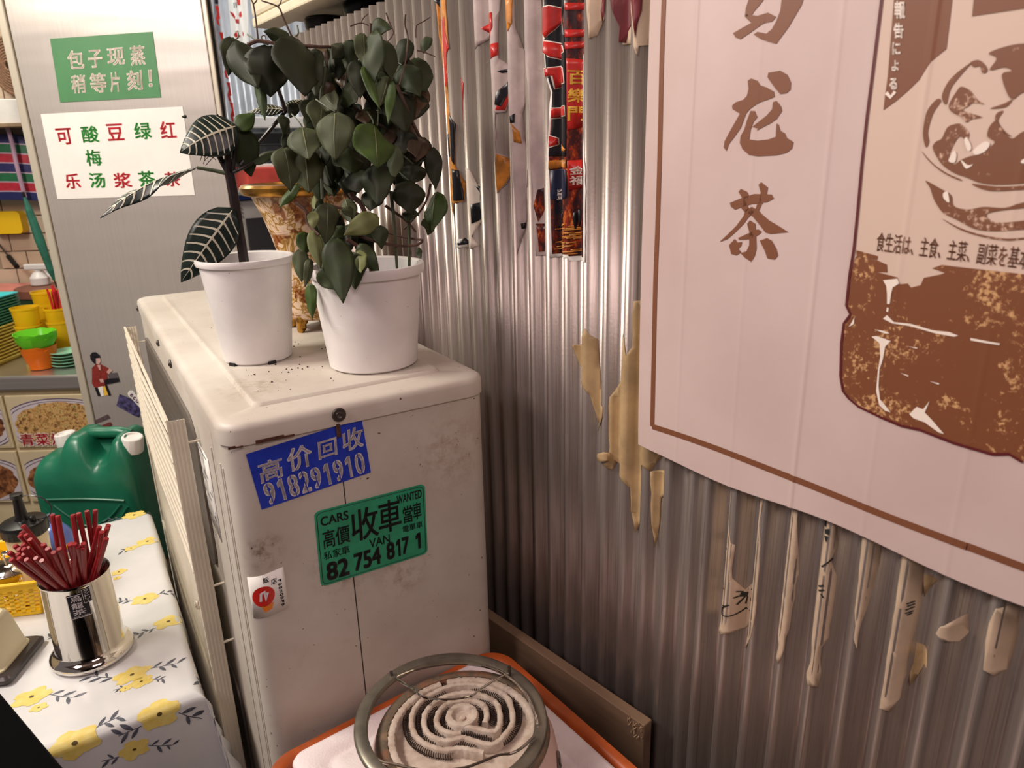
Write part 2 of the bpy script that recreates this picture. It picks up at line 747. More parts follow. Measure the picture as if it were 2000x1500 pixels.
# fan guard: two grilles with a plain plate between
gx0, gx1 = -.036, -.010
G().loft([[ac(w, l, z) for w, l in ((gx0 + .004, .235), (gx0 + .002, .235), (gx0 + .002, .91), (gx0 + .004, .91))] for z in (.70, .925)]).build('guard_plate', M_GUARD, acu, smooth=0)
g = G()
for l in (.222, .915):
    g.loft([[ac(w, l + e_, z) for w, e_ in ((gx0, -.001), (gx1 - .006, -.001), (gx1 - .006, .001), (gx0, .001))] for z in (.26, 1.165)])
    for w in frange(gx0, gx1 - .006, 5):
        g.tube([ac(w, l, .26), ac(w, l, 1.165)], .0019, 6)
for z in (.26, .70, .93, 1.165):
    g.tube([ac(gx0, .222, z), ac(gx0, .915, z)], .0026, 6)
for l in (.222, .915):
    for z in (.45, .80, .90, 1.13):
        g.tube([ac(gx1 - .006, l, z), ac(0, l, z)], .0020, 6)
g.build('guard_frame', M_GUARD, acu)
for lo, hi, n in ((.944, 1.150, 10), (.272, .69, 22)):
    for z in frange(lo, hi, n):
        G().tube([ac(gx0, .222, z), ac(gx0 - .004, .57, z), ac(gx0, .915, z)], .0024, 6).build('guard_slat', M_GUARD, acu)
for z0, z1 in ((.90, 1.15), (.28, .69)):
    G().loft([[ac(w, l, z) for l, z in rrect(.245, z0, .90, z1, .05, 6)] for w in (-.0005, -.004)]).build('fan_opening_shade', M_FIN_SHADE, acu)  # dark backing plate paints in the shade between the guard slats
g = G()
for z in (1.1, .83)[1:]:
    g.lathe([(.008, 0), (.008, .003), (.004, .005)], ac(gx0 + .001, .30, z), 12, M=(-AW).to_track_quat('Z', 'Y').to_matrix())
g.build('plate_screw', M_CHROME, acu)
# printed wiring label beside the grille
g = G()
lm = lambda s, t, h=0.0: ac(-.0008 - h, .258 - .10 * s, 1.124 - .125 * t)
lab = G().grid(lambda s, t: lm(s, t), frange(0, 1, 4), frange(0, 1, 4)).build('wiring_label', M_PAPER, acu, solid=.0004)
rnd = random.Random(5)
for i in range(15):
    a, b = rnd.uniform(.06, .9), rnd.uniform(.05, .9)
    pts = [(a, b)]
    for q in range(4):
        if q % 2:
            pts.append((min(.95, max(.05, pts[-1][0] + rnd.uniform(-.35, .35))), pts[-1][1]))
        else:
            pts.append((pts[-1][0], min(.95, max(.05, pts[-1][1] + rnd.uniform(-.3, .3)))))
    for p, q in zip(pts[:-1], pts[1:]):
        vs, fs = stroke_poly([p, q], .012)
        g.add([lm(x, y, .0008) for x, y in vs], fs)
g.build('label_print', M_INK, lab, smooth=0)


# stickers on the end
def sticker(name, corners, c, r=0.0, e=.0009):
    mp = quadmap(*[acp(*p) for p in corners], e=e)
    poly = rrect(0, 0, 1, 1, r) if r else [(0, 0), (1, 0), (1, 1), (0, 1)]
    g = G().prism(poly, lambda s, t: mp(s, t, -.0006), lambda s, t: mp(s, t, 0))
    kk = NT(name + '_vinyl')
    kk.col(kk.ramp(kk.noise(28, 4), [(.4, c), (.75, tuple(min(255, v * 1.12 + 8) for v in c))]))
    kk.set(.34)
    return g.build(name, kk.m, acu, smooth=0), mp


M_WPRINT = plain('white_print', (226, 220, 224), .4)
blue, bmp = sticker('blue_sticker', ((480, 887), (706, 817), (724, 922), (511, 995)), (30, 56, 178))
g = G()
bm2 = lambda s, t: bmp(s, t, .0005)
for ch, (x0, x1, y0, y1) in zip('高价回收', ((.055, .255, .20, .56), (.30, .515, .13, .53), (.57, .74, .17, .48), (.79, .985, .11, .49))):
    text_fit(g, ch, bm2, x0, y0, x1, y1, .022, slant=.02)
for i, ch in enumerate('918291910'):
    x = .055 + i * .1015
    text_fit(g, ch, bm2, x + (.014 if ch == '1' else 0), .575, x + (.066 if ch == '1' else .088), .965, .018 if ch == '1' else .030)
g.build('lettering', M_WPRINT, blue, smooth=0)
# stencil bridges through the digits
g = G()
for i, ch in enumerate('918291910'):
    if ch == '1':
        continue
    x = .055 + i * .1015 + .044
    vs, fs = stroke_poly([(x - .012, .53), (x + .008, .97)], .008)
    g.add([bmp(a, b, .0008) for a, b in vs], fs)
g.build('stencil_gap', blue.data.materials[0], blue, smooth=0)

green, gmp = sticker('green_sticker', ((613, 1000), (829, 944), (835, 1080), (627, 1146)), (38, 148, 108), .055)
gm2 = lambda s, t: gmp(s, t, .0005)
g = G()
for s, (x0, x1, y0, y1), bd in (('CARS', (.045, .285, .085, .205), .022), ('WANTED', (.725, .965, .065, .18), .02),
                            ('收', (.30, .545, .105, .535), .012), ('車', (.545, .76, .09, .53), .012),
                            ('當', (.775, .87, .24, .475), .012), ('車', (.872, .955, .225, .465), .012),
                            ('高', (.05, .155, .265, .51), .012), ('價', (.16, .285, .27, .51), .012),
                            ('私家車', (.045, .27, .545, .66), .008), ('電單車', (.765, .96, .505, .60), .012),
                            ('VAN', (.45, .64, .555, .675), .012),
                            ('82', (.055, .255, .70, .95), .035), ('754', (.30, .55, .685, .935), .035),
                            ('8', (.60, .68, .672, .917), .035), ('1', (.695, .735, .668, .912), .02), ('7', (.75, .82, .662, .905), .035), ('1', (.885, .935, .66, .89), .03)):
    text_fit(g, s, gm2, x0, y0, x1, y1, bd)
rim = rrect(.018, .025, .982, .975, .05)
vs, fs = stroke_poly(rim + [rim[0]], .006)
g.add([gm2(a, b) for a, b in vs], fs)
g.build('lettering', M_INK, green, smooth=0)

# round-logo sticker wrapped over the near corner
cpath = [(0, .03)] + arc(R, R, R, 180, 270, 10) + [(.05, 0)]
clen = [0]
for p, q in zip(cpath[:-1], cpath[1:]):
    clen.append(clen[-1] + math.hypot(q[0] - p[0], q[1] - p[1]))


def corner_at(s, z, e):
    i = max(j for j in range(len(clen) - 1) if clen[j] <= max(0, min(s, clen[-1] - 1e-6)))
    f = (s - clen[i]) / (clen[i + 1] - clen[i])
    p = [cpath[i][0] + f * (cpath[i + 1][0] - cpath[i][0]), cpath[i][1] + f * (cpath[i + 1][1] - cpath[i][1])]
    d = V((cpath[i + 1][0] - cpath[i][0], cpath[i + 1][1] - cpath[i][1])).normalized()
    return ac(p[0], p[1], z) + (AW * d.y - AL * d.x) * e


def cst(s, t, e=.0008):
    return corner_at(.020 + .044 * s, 1.022 - .058 * t + .006 * s, e)


cs = G().grid(lambda s, t: cst(s, t), frange(0, 1, 12), frange(0, 1, 3)).build('round_logo_sticker', M_PAPER, acu, solid=.0004)
M_RED = plain('red_print', (206, 44, 36), .4)
M_ORANGE = plain('orange_print', (232, 132, 40), .4)
g = G()
vs, fs = poly_tris([(.38 + .30 * math.cos(t), .50 + .24 * math.sin(t)) for t in frange(0, 6.2832, 25)[:-1]])
g.add(*cutmap(vs, fs, lambda a, b: cst(a, b, .0013), frange(0, 1, 12)))
g.build('red_disc', M_RED, cs, smooth=0)
g = G()
vs, fs = stroke_poly([(.30, .60), (.33, .42), (.42, .38), (.44, .60), (.50, .42)], .07)
g.add([cst(a, b, .0017) for a, b in vs], fs)
g.build('white_swirl', M_WPRINT, cs, smooth=0)
g = G()
vs, fs = poly_tris([(.30, .72), (.62, .70), (.56, .84), (.36, .88)])
g.add(*cutmap(vs, fs, lambda a, b: cst(a, b, .0013), frange(0, 1, 12)))
g.build('orange_flash', M_ORANGE, cs, smooth=0)
g = G()
for i, ch in enumerate('飯店'):
    text_fit(g, ch, lambda a, b: cst(a, b, .0013), .42 + i * .2, .06 + i * .1, .58 + i * .2, .20 + i * .1, .02)
for i, ch in enumerate('10820919'):
    text_fit(g, ch, lambda a, b: cst(a, b, .0013), .80, .24 + i * .085, .90, .30 + i * .085, .02)
g.build('label_print', M_INK, cs, smooth=0)
# ---------------------------------------------------------------- hanging tea poster
PX_ = .596


def pdisp(u, z):
    h = 0.0
    ph = (u - .3445) / .0726
    d = abs(ph - round(ph)) * .0726
    h += .0011 * math.exp(-(d / .0022) ** 2) * (.3 + .7 * max(0, math.sin(u * 31 + z * 3))) * (1 if u > .16 else .5)
    h += .0014 * math.sin(u * 17 + z * 4)
    if u > .525:
        h -= (u - .525) ** 2 * 5
    if z < 1.18:
        h += .0018 * math.sin(u * 21) * (1.18 - z) / .03 * .5
    return h


def pat(u, z, e=0.0):
    return V((PX_ - pdisp(u, z) - e, u, z))


def pu(px, py):
    p = onx(px, py, PX_)
    return (p.y, p.z)


def P2(ox, oy, sc, pts):
    return [pu(*q) for q in cr(ox, oy, sc, pts)]


ct = lambda: None
UC = sorted(frange(-.25, .56, 90) + [.3445 + k_ * .0726 + d_ for k_ in range(-8, 4) for d_ in (-.0055, -.0036, -.0024, -.0012, 0, .0012, .0024, .0036, .0055)])
k = NT('poster_cloth')
_f = k.noise(7, 4)
k.col(k.ramp(_f, [(.35, (200, 176, 171)), (.65, (208, 186, 181))]))
k.bump(k.noise(500, 2), .06, .0006)
k.set(.5)
M_PCLOTH = k.m


def speck(name, base, light, th):
    kk = NT(name)
    a = kk.noise(210, 4, .7)
    b = kk.noise(26, 3, .6)
    m = kk.n('ShaderNodeMath', operation='MULTIPLY')
    kk.l(a, m.inputs[0])
    kk.l(b, m.inputs[1])
    kk.col(kk.ramp(m.outputs[0], [(th, base), (th + .06, light)]))
    kk.set(.5)
    return kk.m


M_BROWN = speck('brown_print', (122, 70, 40), (206, 160, 110), .30)
M_BROWN2 = speck('brown_print_smooth', (124, 76, 50), (190, 150, 118), .42)
M_TINT = plain('bottle_tint_print', (212, 187, 171), .5)
M_WINE = plain('wine_outline_print', (92, 22, 26), .5)
M_PALE = plain('pale_print', (240, 226, 214), .5)

poster = thing('hanging_poster', 'large pink cloth tea poster with brown brush characters and a bottle hung on corrugated wall', 'poster', (PX_, .2, 1.16))
ptop, pbot, pleft, pright = 1.92, 1.158, .556, -.22


def pedge(s, t):
    u = pleft + (pright - pleft) * s
    z = pbot + (ptop - pbot) * t
    if t < .06:
        z += .0030 * math.sin(u * 26) * (1 - t / .06)
    if s < .05 and t < .3:
        u += -.006 * (1 - s / .05) * (1 - t / .3)
    return pat(u, z)


G().grid(pedge, [0, .0006] + sorted((pleft - u_) / (pleft - pright) for u_ in UC if pright + .003 < u_ < pleft - .003) + [.9994, 1], [0, .0008] + frange(.006, .994, 44) + [.9992, 1]).build('cloth', M_PCLOTH, poster, smooth=80, solid=.0008, offset=0)


def split_decal(name, items, mk):
    """one object per printed piece, or one joined object when the pieces are many"""
    if len(items) <= 9:
        return [mk(name, [it]) for it in items][0]
    o = mk(name, items)
    o['kind'] = 'stuff'
    return o


def pdecal(name, polys, mat, e, strokes=(), whole=False):
    def mk(nm, items):
        g = G()
        for vs, fs in items:
            g.add(*cutmap(vs, fs, lambda a, b: pat(a, b, e), UC, frange(1.15, 1.95, 14)))
        return g.build(nm, mat, poster, smooth=60, recalc=False)
    items = [poly_tris(p) for p in polys] + list(strokes)
    return mk(name, items) if whole else split_decal(name, items, mk)


# brush characters, traced stroke by stroke
C2 = (1260, 0, 2.884)
for name, polys in (
    ('brush_character_black', [[(780, -40), (905, -40), (895, 0), (885, 30), (850, 90), (815, 150), (775, 205), (745, 248), (715, 240), (660, 222), (618, 195), (640, 180), (690, 190), (720, 165), (745, 120), (768, 60)],
               [(503, 188), (560, 155), (605, 130), (570, 95), (575, 80), (600, 85), (640, 90), (700, 72), (745, 95), (722, 122), (680, 130), (640, 155), (600, 185), (570, 205), (545, 222), (518, 212)],
               [(600, -30), (700, -30), (660, 20), (625, 60), (604, 92), (570, 95), (575, 50)],
               [(640, -60), (905, -60), (905, -25), (640, -20)]]),
    ('brush_character_dragon', [[(695, 435), (700, 410), (730, 405), (765, 398), (805, 420), (825, 465), (822, 505), (800, 525), (765, 530), (740, 500), (715, 465)],
               [(585, 455), (605, 442), (640, 455), (655, 480), (690, 492), (730, 515), (735, 545), (700, 560), (655, 575), (615, 600), (595, 615), (575, 640), (545, 720), (510, 770), (480, 810), (465, 850), (450, 830), (455, 795), (490, 730), (530, 660), (540, 640), (500, 615), (497, 595), (520, 575), (560, 562), (580, 540), (590, 500)],
               [(600, 625), (625, 625), (638, 660), (615, 690), (600, 730), (592, 785), (640, 792), (700, 785), (740, 770), (742, 730), (745, 695), (755, 700), (765, 735), (790, 750), (800, 775), (838, 800), (830, 835), (800, 860), (740, 875), (640, 880), (590, 872), (555, 840), (540, 805), (545, 765), (565, 730), (580, 680)],
               [(725, 575), (745, 568), (770, 600), (775, 625), (745, 670), (710, 695), (670, 715), (635, 735), (640, 722), (610, 715), (640, 690), (690, 650), (720, 615)]]),
    ('brush_character_tea', [[(483, 1142), (560, 1110), (620, 1092), (715, 1095), (728, 1118), (690, 1138), (600, 1150), (540, 1170), (510, 1180), (490, 1165)],
               [(532, 1080), (545, 1063), (580, 1080), (590, 1100), (580, 1150), (590, 1175), (570, 1200), (545, 1170), (555, 1120)],
               [(643, 1040), (658, 1025), (695, 1055), (685, 1110), (660, 1150), (645, 1185), (625, 1180), (640, 1130), (655, 1085)],
               [(570, 1180), (610, 1165), (625, 1190), (590, 1220), (560, 1260), (510, 1310), (470, 1345), (425, 1362), (470, 1320), (520, 1270), (560, 1215)],
               [(600, 1165), (640, 1180), (660, 1205), (700, 1240), (750, 1270), (808, 1308), (760, 1312), (710, 1318), (680, 1310), (650, 1270), (610, 1220), (585, 1200)],
               [(528, 1340), (560, 1325), (640, 1290), (660, 1305), (645, 1320), (600, 1345), (560, 1350), (535, 1350)],
               [(580, 1260), (595, 1240), (625, 1260), (628, 1330), (630, 1400), (620, 1440), (600, 1475), (565, 1450), (540, 1425), (575, 1415), (590, 1380), (592, 1310)],
               [(478, 1380), (510, 1345), (525, 1365), (550, 1362), (545, 1385), (530, 1400), (545, 1420), (520, 1438), (490, 1430)],
               [(648, 1355), (690, 1340), (715, 1355), (740, 1400), (750, 1440), (730, 1462), (690, 1455), (675, 1410)]])):
    pdecal(name, [P2(*C2, p) for p in polys], M_BROWN2, .0009, (), True)
# brown border, brushy
bl = [pu(1298, -60), pu(1297, 0), pu(1293, 130), pu(1291, 260), pu(1287, 420), pu(1282, 560), pu(1279, 700), pu(1276, 832)]
bb = [pu(1276, 832), pu(1330, 850), pu(1400, 876), pu(1480, 908), pu(1600, 955), pu(1740, 1010), pu(1880, 1062), pu(2000, 1106), (-.2, 1.186)]
dense = lambda p: [tuple(q)[:2] for q in smooth_path([V((a, b, 0)) for a, b in p], 8)]
pdecal('border_line', [], M_BROWN2, .0009, [stroke_poly(dense(bl), .0062), stroke_poly(dense(bb), .0066)])

# printed bottle: tint, brown tea, drips, outline
C4 = (1600, 440, 3.125)
C3 = (1600, 0, 2.885)
UM = -.015                                   # the bottle's own middle line, mirrored about it


def mir(pts):
    q = [(2 * UM - u, z) for u, z in reversed(pts)]
    return pts + q


left_edge = [pu(1724, -80)] + P2(*C3, [(352, 0), (300, 420), (270, 650), (240, 920), (215, 1200)]) + \
    P2(*C4, [(210, 150), (185, 300), (165, 490), (190, 545), (150, 600), (135, 720), (130, 920), (145, 1010), (180, 1055), (240, 1105), (390, 1175), (500, 1220), (620, 1245), (830, 1325), (960, 1362), (1065, 1392), (1165, 1390), (1250, 1440)])
full = mir(left_edge)
pdecal('bottle_tint', [full], M_TINT, .0006)
pdecal('bottle_outline', [], M_WINE, .0015, [stroke_poly(left_edge, .0022), stroke_poly([(2 * UM - a, b) for a, b in left_edge], .0022)])
tea_l = P2(*C4, [(770, 290), (680, 262), (750, 242), (1250, 296)])[::-1]
tea = P2(*C4, [(222, 190), (300, 205), (355, 215), (412, 240), (415, 288), (345, 284), (480, 318), (478, 345), (490, 360), (540, 355), (560, 380), (620, 365), (640, 320), (740, 300), (770, 290), (690, 262), (750, 242), (1250, 296)])
tea_b = P2(*C4, [(205, 240), (185, 330), (170, 490), (194, 545), (155, 600), (140, 720), (135, 920), (150, 1005), (185, 1050), (245, 1100), (392, 1170), (502, 1214), (622, 1240), (832, 1318), (962, 1356), (1065, 1386), (1165, 1384), (1250, 1432)])
pdecal('tea_print', [tea + [(UM, tea[-1][1] - .004), (UM, tea_b[-1][1] - .01)] + tea_b[::-1],
                     [(2 * UM - a, b) for a, b in [(tea[-3][0], tea[-3][1])] + [tea[-1], (UM, tea[-1][1] - .004), (UM, tea_b[-1][1] - .01)] + tea_b[::-1]],
                     P2(*C4, [(224, 152), (357, 188), (352, 212), (226, 190)])], M_BROWN, .0010)
pdecal('drip_print', [P2(*C4, p) for p in (
    [(390, 335), (480, 325), (490, 355), (450, 380), (440, 420), (432, 480), (415, 480), (415, 420), (410, 370)],
    [(415, 500), (425, 505), (422, 530), (410, 525)],
    [(390, 570), (415, 548), (460, 590), (560, 600), (700, 640), (800, 650), (855, 672), (830, 678), (720, 660), (560, 615), (450, 598)],
    [(930, 685), (1000, 698), (1112, 718), (1105, 728), (1000, 712), (930, 700)],
    [(320, 678), (350, 675), (440, 705), (405, 740), (390, 820), (370, 880), (365, 980), (375, 1060), (400, 1090), (440, 1140), (405, 1130), (370, 1095), (350, 1010), (360, 890), (375, 800), (370, 720)],
    [(555, 1150), (600, 1105), (640, 1120), (680, 1070), (650, 1140), (690, 1180), (770, 1270), (735, 1260), (650, 1200), (580, 1175)],
    [(180, 620), (200, 590), (215, 560), (212, 600), (200, 610)],
    [(500, 900), (550, 915), (545, 922)], [(680, 950), (740, 962), (735, 970)], [(545, 738), (605, 746), (600, 752)],
    [(340, 635), (400, 645), (435, 660), (400, 660)])], M_PALE, .0014)
# brown tags and the bowl of tea leaves
pdecal('tag_print', [P2(*C3, [(425, -60), (752, -60), (748, 0), (735, 110), (715, 275), (672, 310), (630, 345), (595, 395), (560, 450), (500, 510), (430, 570), (360, 620), (372, 520), (385, 430)]),
                     P2(*C3, [(875, -60), (1400, -60), (1400, 24), (1154, 48), (860, 92)])], M_BROWN2, .0010)
bowl = [[(640, 838), (655, 800), (690, 780), (720, 720), (760, 700), (800, 700), (845, 750), (830, 790), (790, 770), (750, 830), (735, 880), (760, 925), (800, 900), (850, 880), (905, 868), (960, 830), (990, 800), (950, 770), (960, 715), (1000, 680), (1040, 735), (1090, 780), (1154, 740), (1300, 700), (1400, 800), (1300, 1000), (1154, 1032), (1000, 1040), (900, 1028), (830, 1000), (760, 975), (690, 925)],
        [(955, 300), (1040, 265), (1154, 245), (1320, 260), (1380, 400), (1300, 500), (1154, 520), (1095, 560), (1060, 525), (1030, 420), (1085, 400), (1040, 380), (960, 395), (1000, 330)],
        [(730, 590), (770, 520), (800, 488), (850, 510), (890, 560), (930, 588), (870, 580), (840, 600), (810, 620), (860, 640), (920, 660), (860, 672), (830, 690), (800, 660), (745, 630)],
        [(690, 545), (720, 470), (775, 410), (860, 350), (800, 420), (740, 500), (715, 590)],
        [(850, 352), (900, 338), (942, 375), (945, 405), (920, 412), (905, 375), (870, 378)],
        [(590, 700), (610, 620), (660, 560), (685, 570), (640, 640), (612, 740), (618, 800), (600, 830), (585, 770)],
        [(860, 1035), (1000, 1050), (1154, 1045), (1400, 1020), (1400, 1045), (1154, 1068), (960, 1075)],
        [(600, 1018), (680, 1060), (745, 1100), (760, 1160), (840, 1180), (930, 1165), (1050, 1170), (1154, 1140), (1400, 1100), (1400, 1150), (1154, 1172), (1000, 1190), (945, 1212), (1000, 1252), (1154, 1242), (1400, 1200), (1400, 1270), (1154, 1292), (1000, 1302), (880, 1290), (780, 1240), (700, 1200), (650, 1130), (625, 1060)],
        [(690, 1230), (800, 1285), (920, 1322), (1050, 1342), (1154, 1338), (1400, 1320), (1400, 1328), (1154, 1348), (1050, 1354), (920, 1334), (790, 1292)],
        [(575, 850), (640, 920), (720, 975), (800, 1010), (790, 1016), (700, 975), (620, 910)],
        [(965, 610), (1040, 585), (1090, 560), (1060, 600), (1000, 612)],
        [(1000, 640), (1040, 625), (1010, 680), (1050, 740), (1090, 770), (1040, 750), (995, 690)]]
rnd_poly = lambda p: [tuple(q)[:2] for q in smooth_path([V((a, b, 0)) for a, b in p], 4, True)]
pdecal('bowl_print', [rnd_poly(P2(*C3, p)) for p in bowl], speck('bowl_brown_print', (122, 76, 50), (204, 170, 146), .29), .0011)
pdecal('bowl_glint', [rnd_poly(P2(*C3, p)) for p in ([(730, 905), (760, 850), (775, 870), (765, 915)], [(870, 850), (930, 800), (965, 810), (940, 850), (890, 872)], [(700, 1090), (725, 1080), (735, 1140), (705, 1120)],
                                          [(800, 900), (840, 930), (870, 925), (830, 950)], [(1150, 900), (1250, 860), (1260, 880), (1160, 920)], [(820, 790), (835, 775), (860, 830), (840, 850)])], M_PALE, .0015)
# small print on the bottle
g = G()
UCs = UC
m2 = lambda a, b: pat(a, b, .0012)


def plane_text(s, p0, p1, h, bold, e=.0012):
    """a row of lettering from p0 to p1 on the poster, letter height h"""
    vs, fs = text2d(s, bold)
    ax, bx = min(p[0] for p in vs), max(p[0] for p in vs)
    du, dz = p1[0] - p0[0], p1[1] - p0[1]
    return cutmap([(p0[0] + du * (a - ax) / (bx - ax), p0[1] + dz * (a - ax) / (bx - ax) + h * b) for a, b in vs], fs, lambda a, b: pat(a, b, e), UCs)


a0, a1 = pu(1710, 487), pu(2010, 523)
g.add(*plane_text('食生活は、主食、主菜、副菜を基本', a0, a1, .0165, .004))
g.build('small_print', M_BROWN2, poster, smooth=0, recalc=False)
g = G()
for ch, (x0, x1, y0, y1) in zip('報告による', ((425, 485, 5, 105), (420, 475, 130, 215), (412, 458, 238, 308), (408, 448, 340, 400), (395, 440, 440, 505))):
    vs, fs = text2d(ch, .04)
    ax, bx = min(p[0] for p in vs), max(p[0] for p in vs)
    ay, by = min(p[1] for p in vs), max(p[1] for p in vs)
    q = [pu(*cr(*C3, [(x0 + (x1 - x0) * (a - ax) / (bx - ax), y1 + (y0 - y1) * (b - ay) / (by - ay))])[0]) for a, b in vs]
    g.add(*cutmap(q, fs, lambda a, b: pat(a, b, .0015), UCs))
vs, fs = stroke_poly(P2(*C3, [(378, 522), (402, 548), (428, 516)]), .0026)
g.add([pat(a, b, .0015) for a, b in vs], fs)
g.build('small_print_pale', M_PALE, poster, smooth=0, recalc=False)
# ---------------------------------------------------------------- torn paper on the corrugated wall
def wu(px, py):
    p = onx(px, py, XW - .004)
    return (p.y, p.z)


def W2(ox, oy, sc, pts):
    return [wu(*q) for q in cr(ox, oy, sc, pts)]


WUC = frange(-.2, 1.2, 303)
WZC = frange(.6, 1.9, 27)


def jag(poly, amp, seed):
    """tear the outline a little"""
    r = random.Random(seed)
    out = []
    for i, p in enumerate(poly):
        q = poly[(i + 1) % len(poly)]
        L = math.hypot(q[0] - p[0], q[1] - p[1])
        n = max(1, int(L / .012))
        for k in range(n):
            t = k / n
            j = amp if k else 0
            out.append((p[0] + (q[0] - p[0]) * t + r.uniform(-j, j), p[1] + (q[1] - p[1]) * t + r.uniform(-j, j)))
    return out


def wdecal(name, polys, mat, parent, e, thick=.0004, strokes=(), curl=0.0):
    def mk(nm, items):
        g = G()
        for vs, fs in items:
            cz = min(q[1] for q in vs)
            g.add(*cutmap(vs, fs, lambda a, b: wall_at(a, b, e + (curl * max(0, 1 - (b - cz) / .02) ** 2 if curl else 0)), WUC, WZC))
        return g.build(nm, mat, parent, smooth=60, solid=thick, offset=0, recalc=False)
    items = [poly_tris(p) for p in polys] + list(strokes)
    return split_decal(name, items, mk) if parent is not None else mk(name, items)


M_TORNW = plain('grey_torn_paper', (190, 172, 168), .6, var=.14, vscale=30)
M_TAN = plain('tan_peeling_paper', (196, 166, 122), .6, var=.16, vscale=24, bump=.3, bscale=160)
M_CREAMP = plain('cream_torn_paper', (206, 182, 156), .6, var=.1, vscale=30)
M_NIGHT = NT('night_street_print')
_f = M_NIGHT.noise(70, 4, .7, (1, 1, .5))
_c = M_NIGHT.ramp(_f, [(.36, (20, 18, 30)), (.5, (70, 26, 22)), (.6, (150, 52, 24)), (.7, (226, 140, 60))])
M_NIGHT.col(_c)
M_NIGHT.set(.35)
M_NIGHT = M_NIGHT.m
M_PBLACK = plain('black_print', (24, 22, 28), .35)
M_PRED = plain('poster_red_print', (196, 44, 38), .35, var=.15, vscale=40)
M_PDRED = plain('dark_red_print', (128, 30, 28), .38)
M_PORANGE = plain('amber_print', (214, 138, 52), .38, var=.3, vscale=60)
M_PYEL = plain('yellow_print', (236, 190, 70), .38)
M_PNAVY = plain('navy_print', (30, 34, 58), .35)
M_MAROON = plain('maroon_paint', (118, 36, 44), .5, var=.2, vscale=30)

CA = (820, 0, 2.885)
tp = thing('torn_poster', 'torn night-street poster strip with red lettering left on the corrugated wall', 'poster', (XW, .70, 1.37))
base = W2(*CA, [(716, -60), (905, -60), (905, 40), (915, 120), (905, 200), (940, 380), (942, 560), (940, 760), (952, 960), (950, 1474), (850, 1470), (846, 1450), (742, 1452), (740, 1200), (735, 960), (733, 860), (738, 700), (742, 520), (726, 400), (720, 250)])
wdecal('paper', [jag(base, .0006, 1)], M_PAPER, tp, .0006)
inner = W2(*CA, [(720, -60), (893, -60), (898, 40), (905, 120), (900, 200), (925, 380), (930, 560), (928, 760), (940, 960), (938, 1446), (848, 1442), (845, 1430), (748, 1430), (744, 1200), (740, 960), (738, 860), (742, 700), (745, 520), (730, 400), (724, 250)])
wdecal('street_print', [inner], M_NIGHT, tp, .0011)
wdecal('black_print', [W2(*CA, p) for p in ([(722, -60), (835, -60), (832, 60), (822, 100), (835, 200), (838, 300), (842, 780), (840, 880), (738, 880), (744, 700), (746, 520), (730, 400), (722, 200)], )], M_PBLACK, tp, .0015)
wdecal('lettering_edge', [W2(*CA, p) for p in ([(718, 40), (735, 30), (770, 42), (783, 62), (780, 100), (722, 228), (830, 258), (836, 296), (790, 318), (765, 338), (735, 325), (718, 300)],
                                            [(722, 385), (770, 368), (830, 380), (838, 470), (790, 482), (748, 505), (740, 430), (725, 440)],
                                            [(742, 608), (838, 594), (840, 655), (742, 672)], [(738, 760), (760, 778), (762, 815), (738, 835)])], M_PALE, tp, .0019)
wdecal('lettering', [W2(*CA, p) for p in ([(718, 46), (735, 36), (767, 46), (779, 64), (776, 98), (726, 218), (718, 190)], [(722, 234), (826, 264), (832, 292), (788, 313), (763, 332), (737, 320), (718, 296)],
                                       [(724, 390), (770, 373), (828, 386), (834, 466), (788, 477), (750, 500), (744, 425), (727, 434)], [(742, 612), (836, 599), (838, 650), (742, 666)], [(738, 765), (756, 780), (758, 813), (738, 828)])], M_PRED, tp, .0023)
wdecal('red_sign_print', [W2(*CA, p) for p in ([(842, 330), (905, 335), (908, 700), (845, 735)], [(845, 905), (888, 900), (890, 1060), (848, 1070)], [(838, 20), (895, 10), (897, 50), (838, 62)], [(838, 170), (905, 160), (905, 200), (838, 212)], [(838, 240), (915, 225), (915, 262), (838, 280)])], M_PRED, tp, .0016)
g = G()
for i, ch in enumerate('百樂門'):
    vs, fs = text2d(ch, .02)
    ax, bx = min(p[0] for p in vs), max(p[0] for p in vs)
    ay, by = min(p[1] for p in vs), max(p[1] for p in vs)
    x0, x1, y0, y1 = (846, 892, 396 + i * 102, 476 + i * 102)
    q = [wu(*cr(*CA, [(x0 + (x1 - x0) * (a - ax) / (bx - ax), y1 + (y0 - y1) * (b - ay) / (by - ay))])[0]) for a, b in vs]
    g.add(*cutmap(q, fs, lambda a, b: wall_at(a, b, .0022), WUC))
g.build('sign_lettering', M_PYEL, tp, smooth=0, recalc=False)
g = G()
for chs, x0, x1, y0, y1 in (('大樂里', 756, 780, 1066, 1128), ('金福', 850, 885, 935, 1050)):
    for i, ch in enumerate(chs):
        n = len(chs)
        vs, fs = text2d(ch, .02)
        ax, bx = min(p[0] for p in vs), max(p[0] for p in vs)
        ay, by = min(p[1] for p in vs), max(p[1] for p in vs)
        ya, yb = y0 + (y1 - y0) * i / n, y0 + (y1 - y0) * (i + .85) / n
        q = [wu(*cr(*CA, [(x0 + (x1 - x0) * (a - ax) / (bx - ax), yb + (ya - yb) * (b - ay) / (by - ay))])[0]) for a, b in vs]
        g.add(*cutmap(q, fs, lambda a, b: wall_at(a, b, .0024), WUC))
g.build('small_sign_lettering', M_PALE, tp, smooth=0, recalc=False)
wdecal('gate_print', [W2(*CA, p) for p in ([(738, 905), (842, 898), (842, 945), (800, 935), (738, 955)], [(790, 830), (815, 810), (840, 840), (838, 850), (800, 850)])], M_PORANGE, tp, .0019)
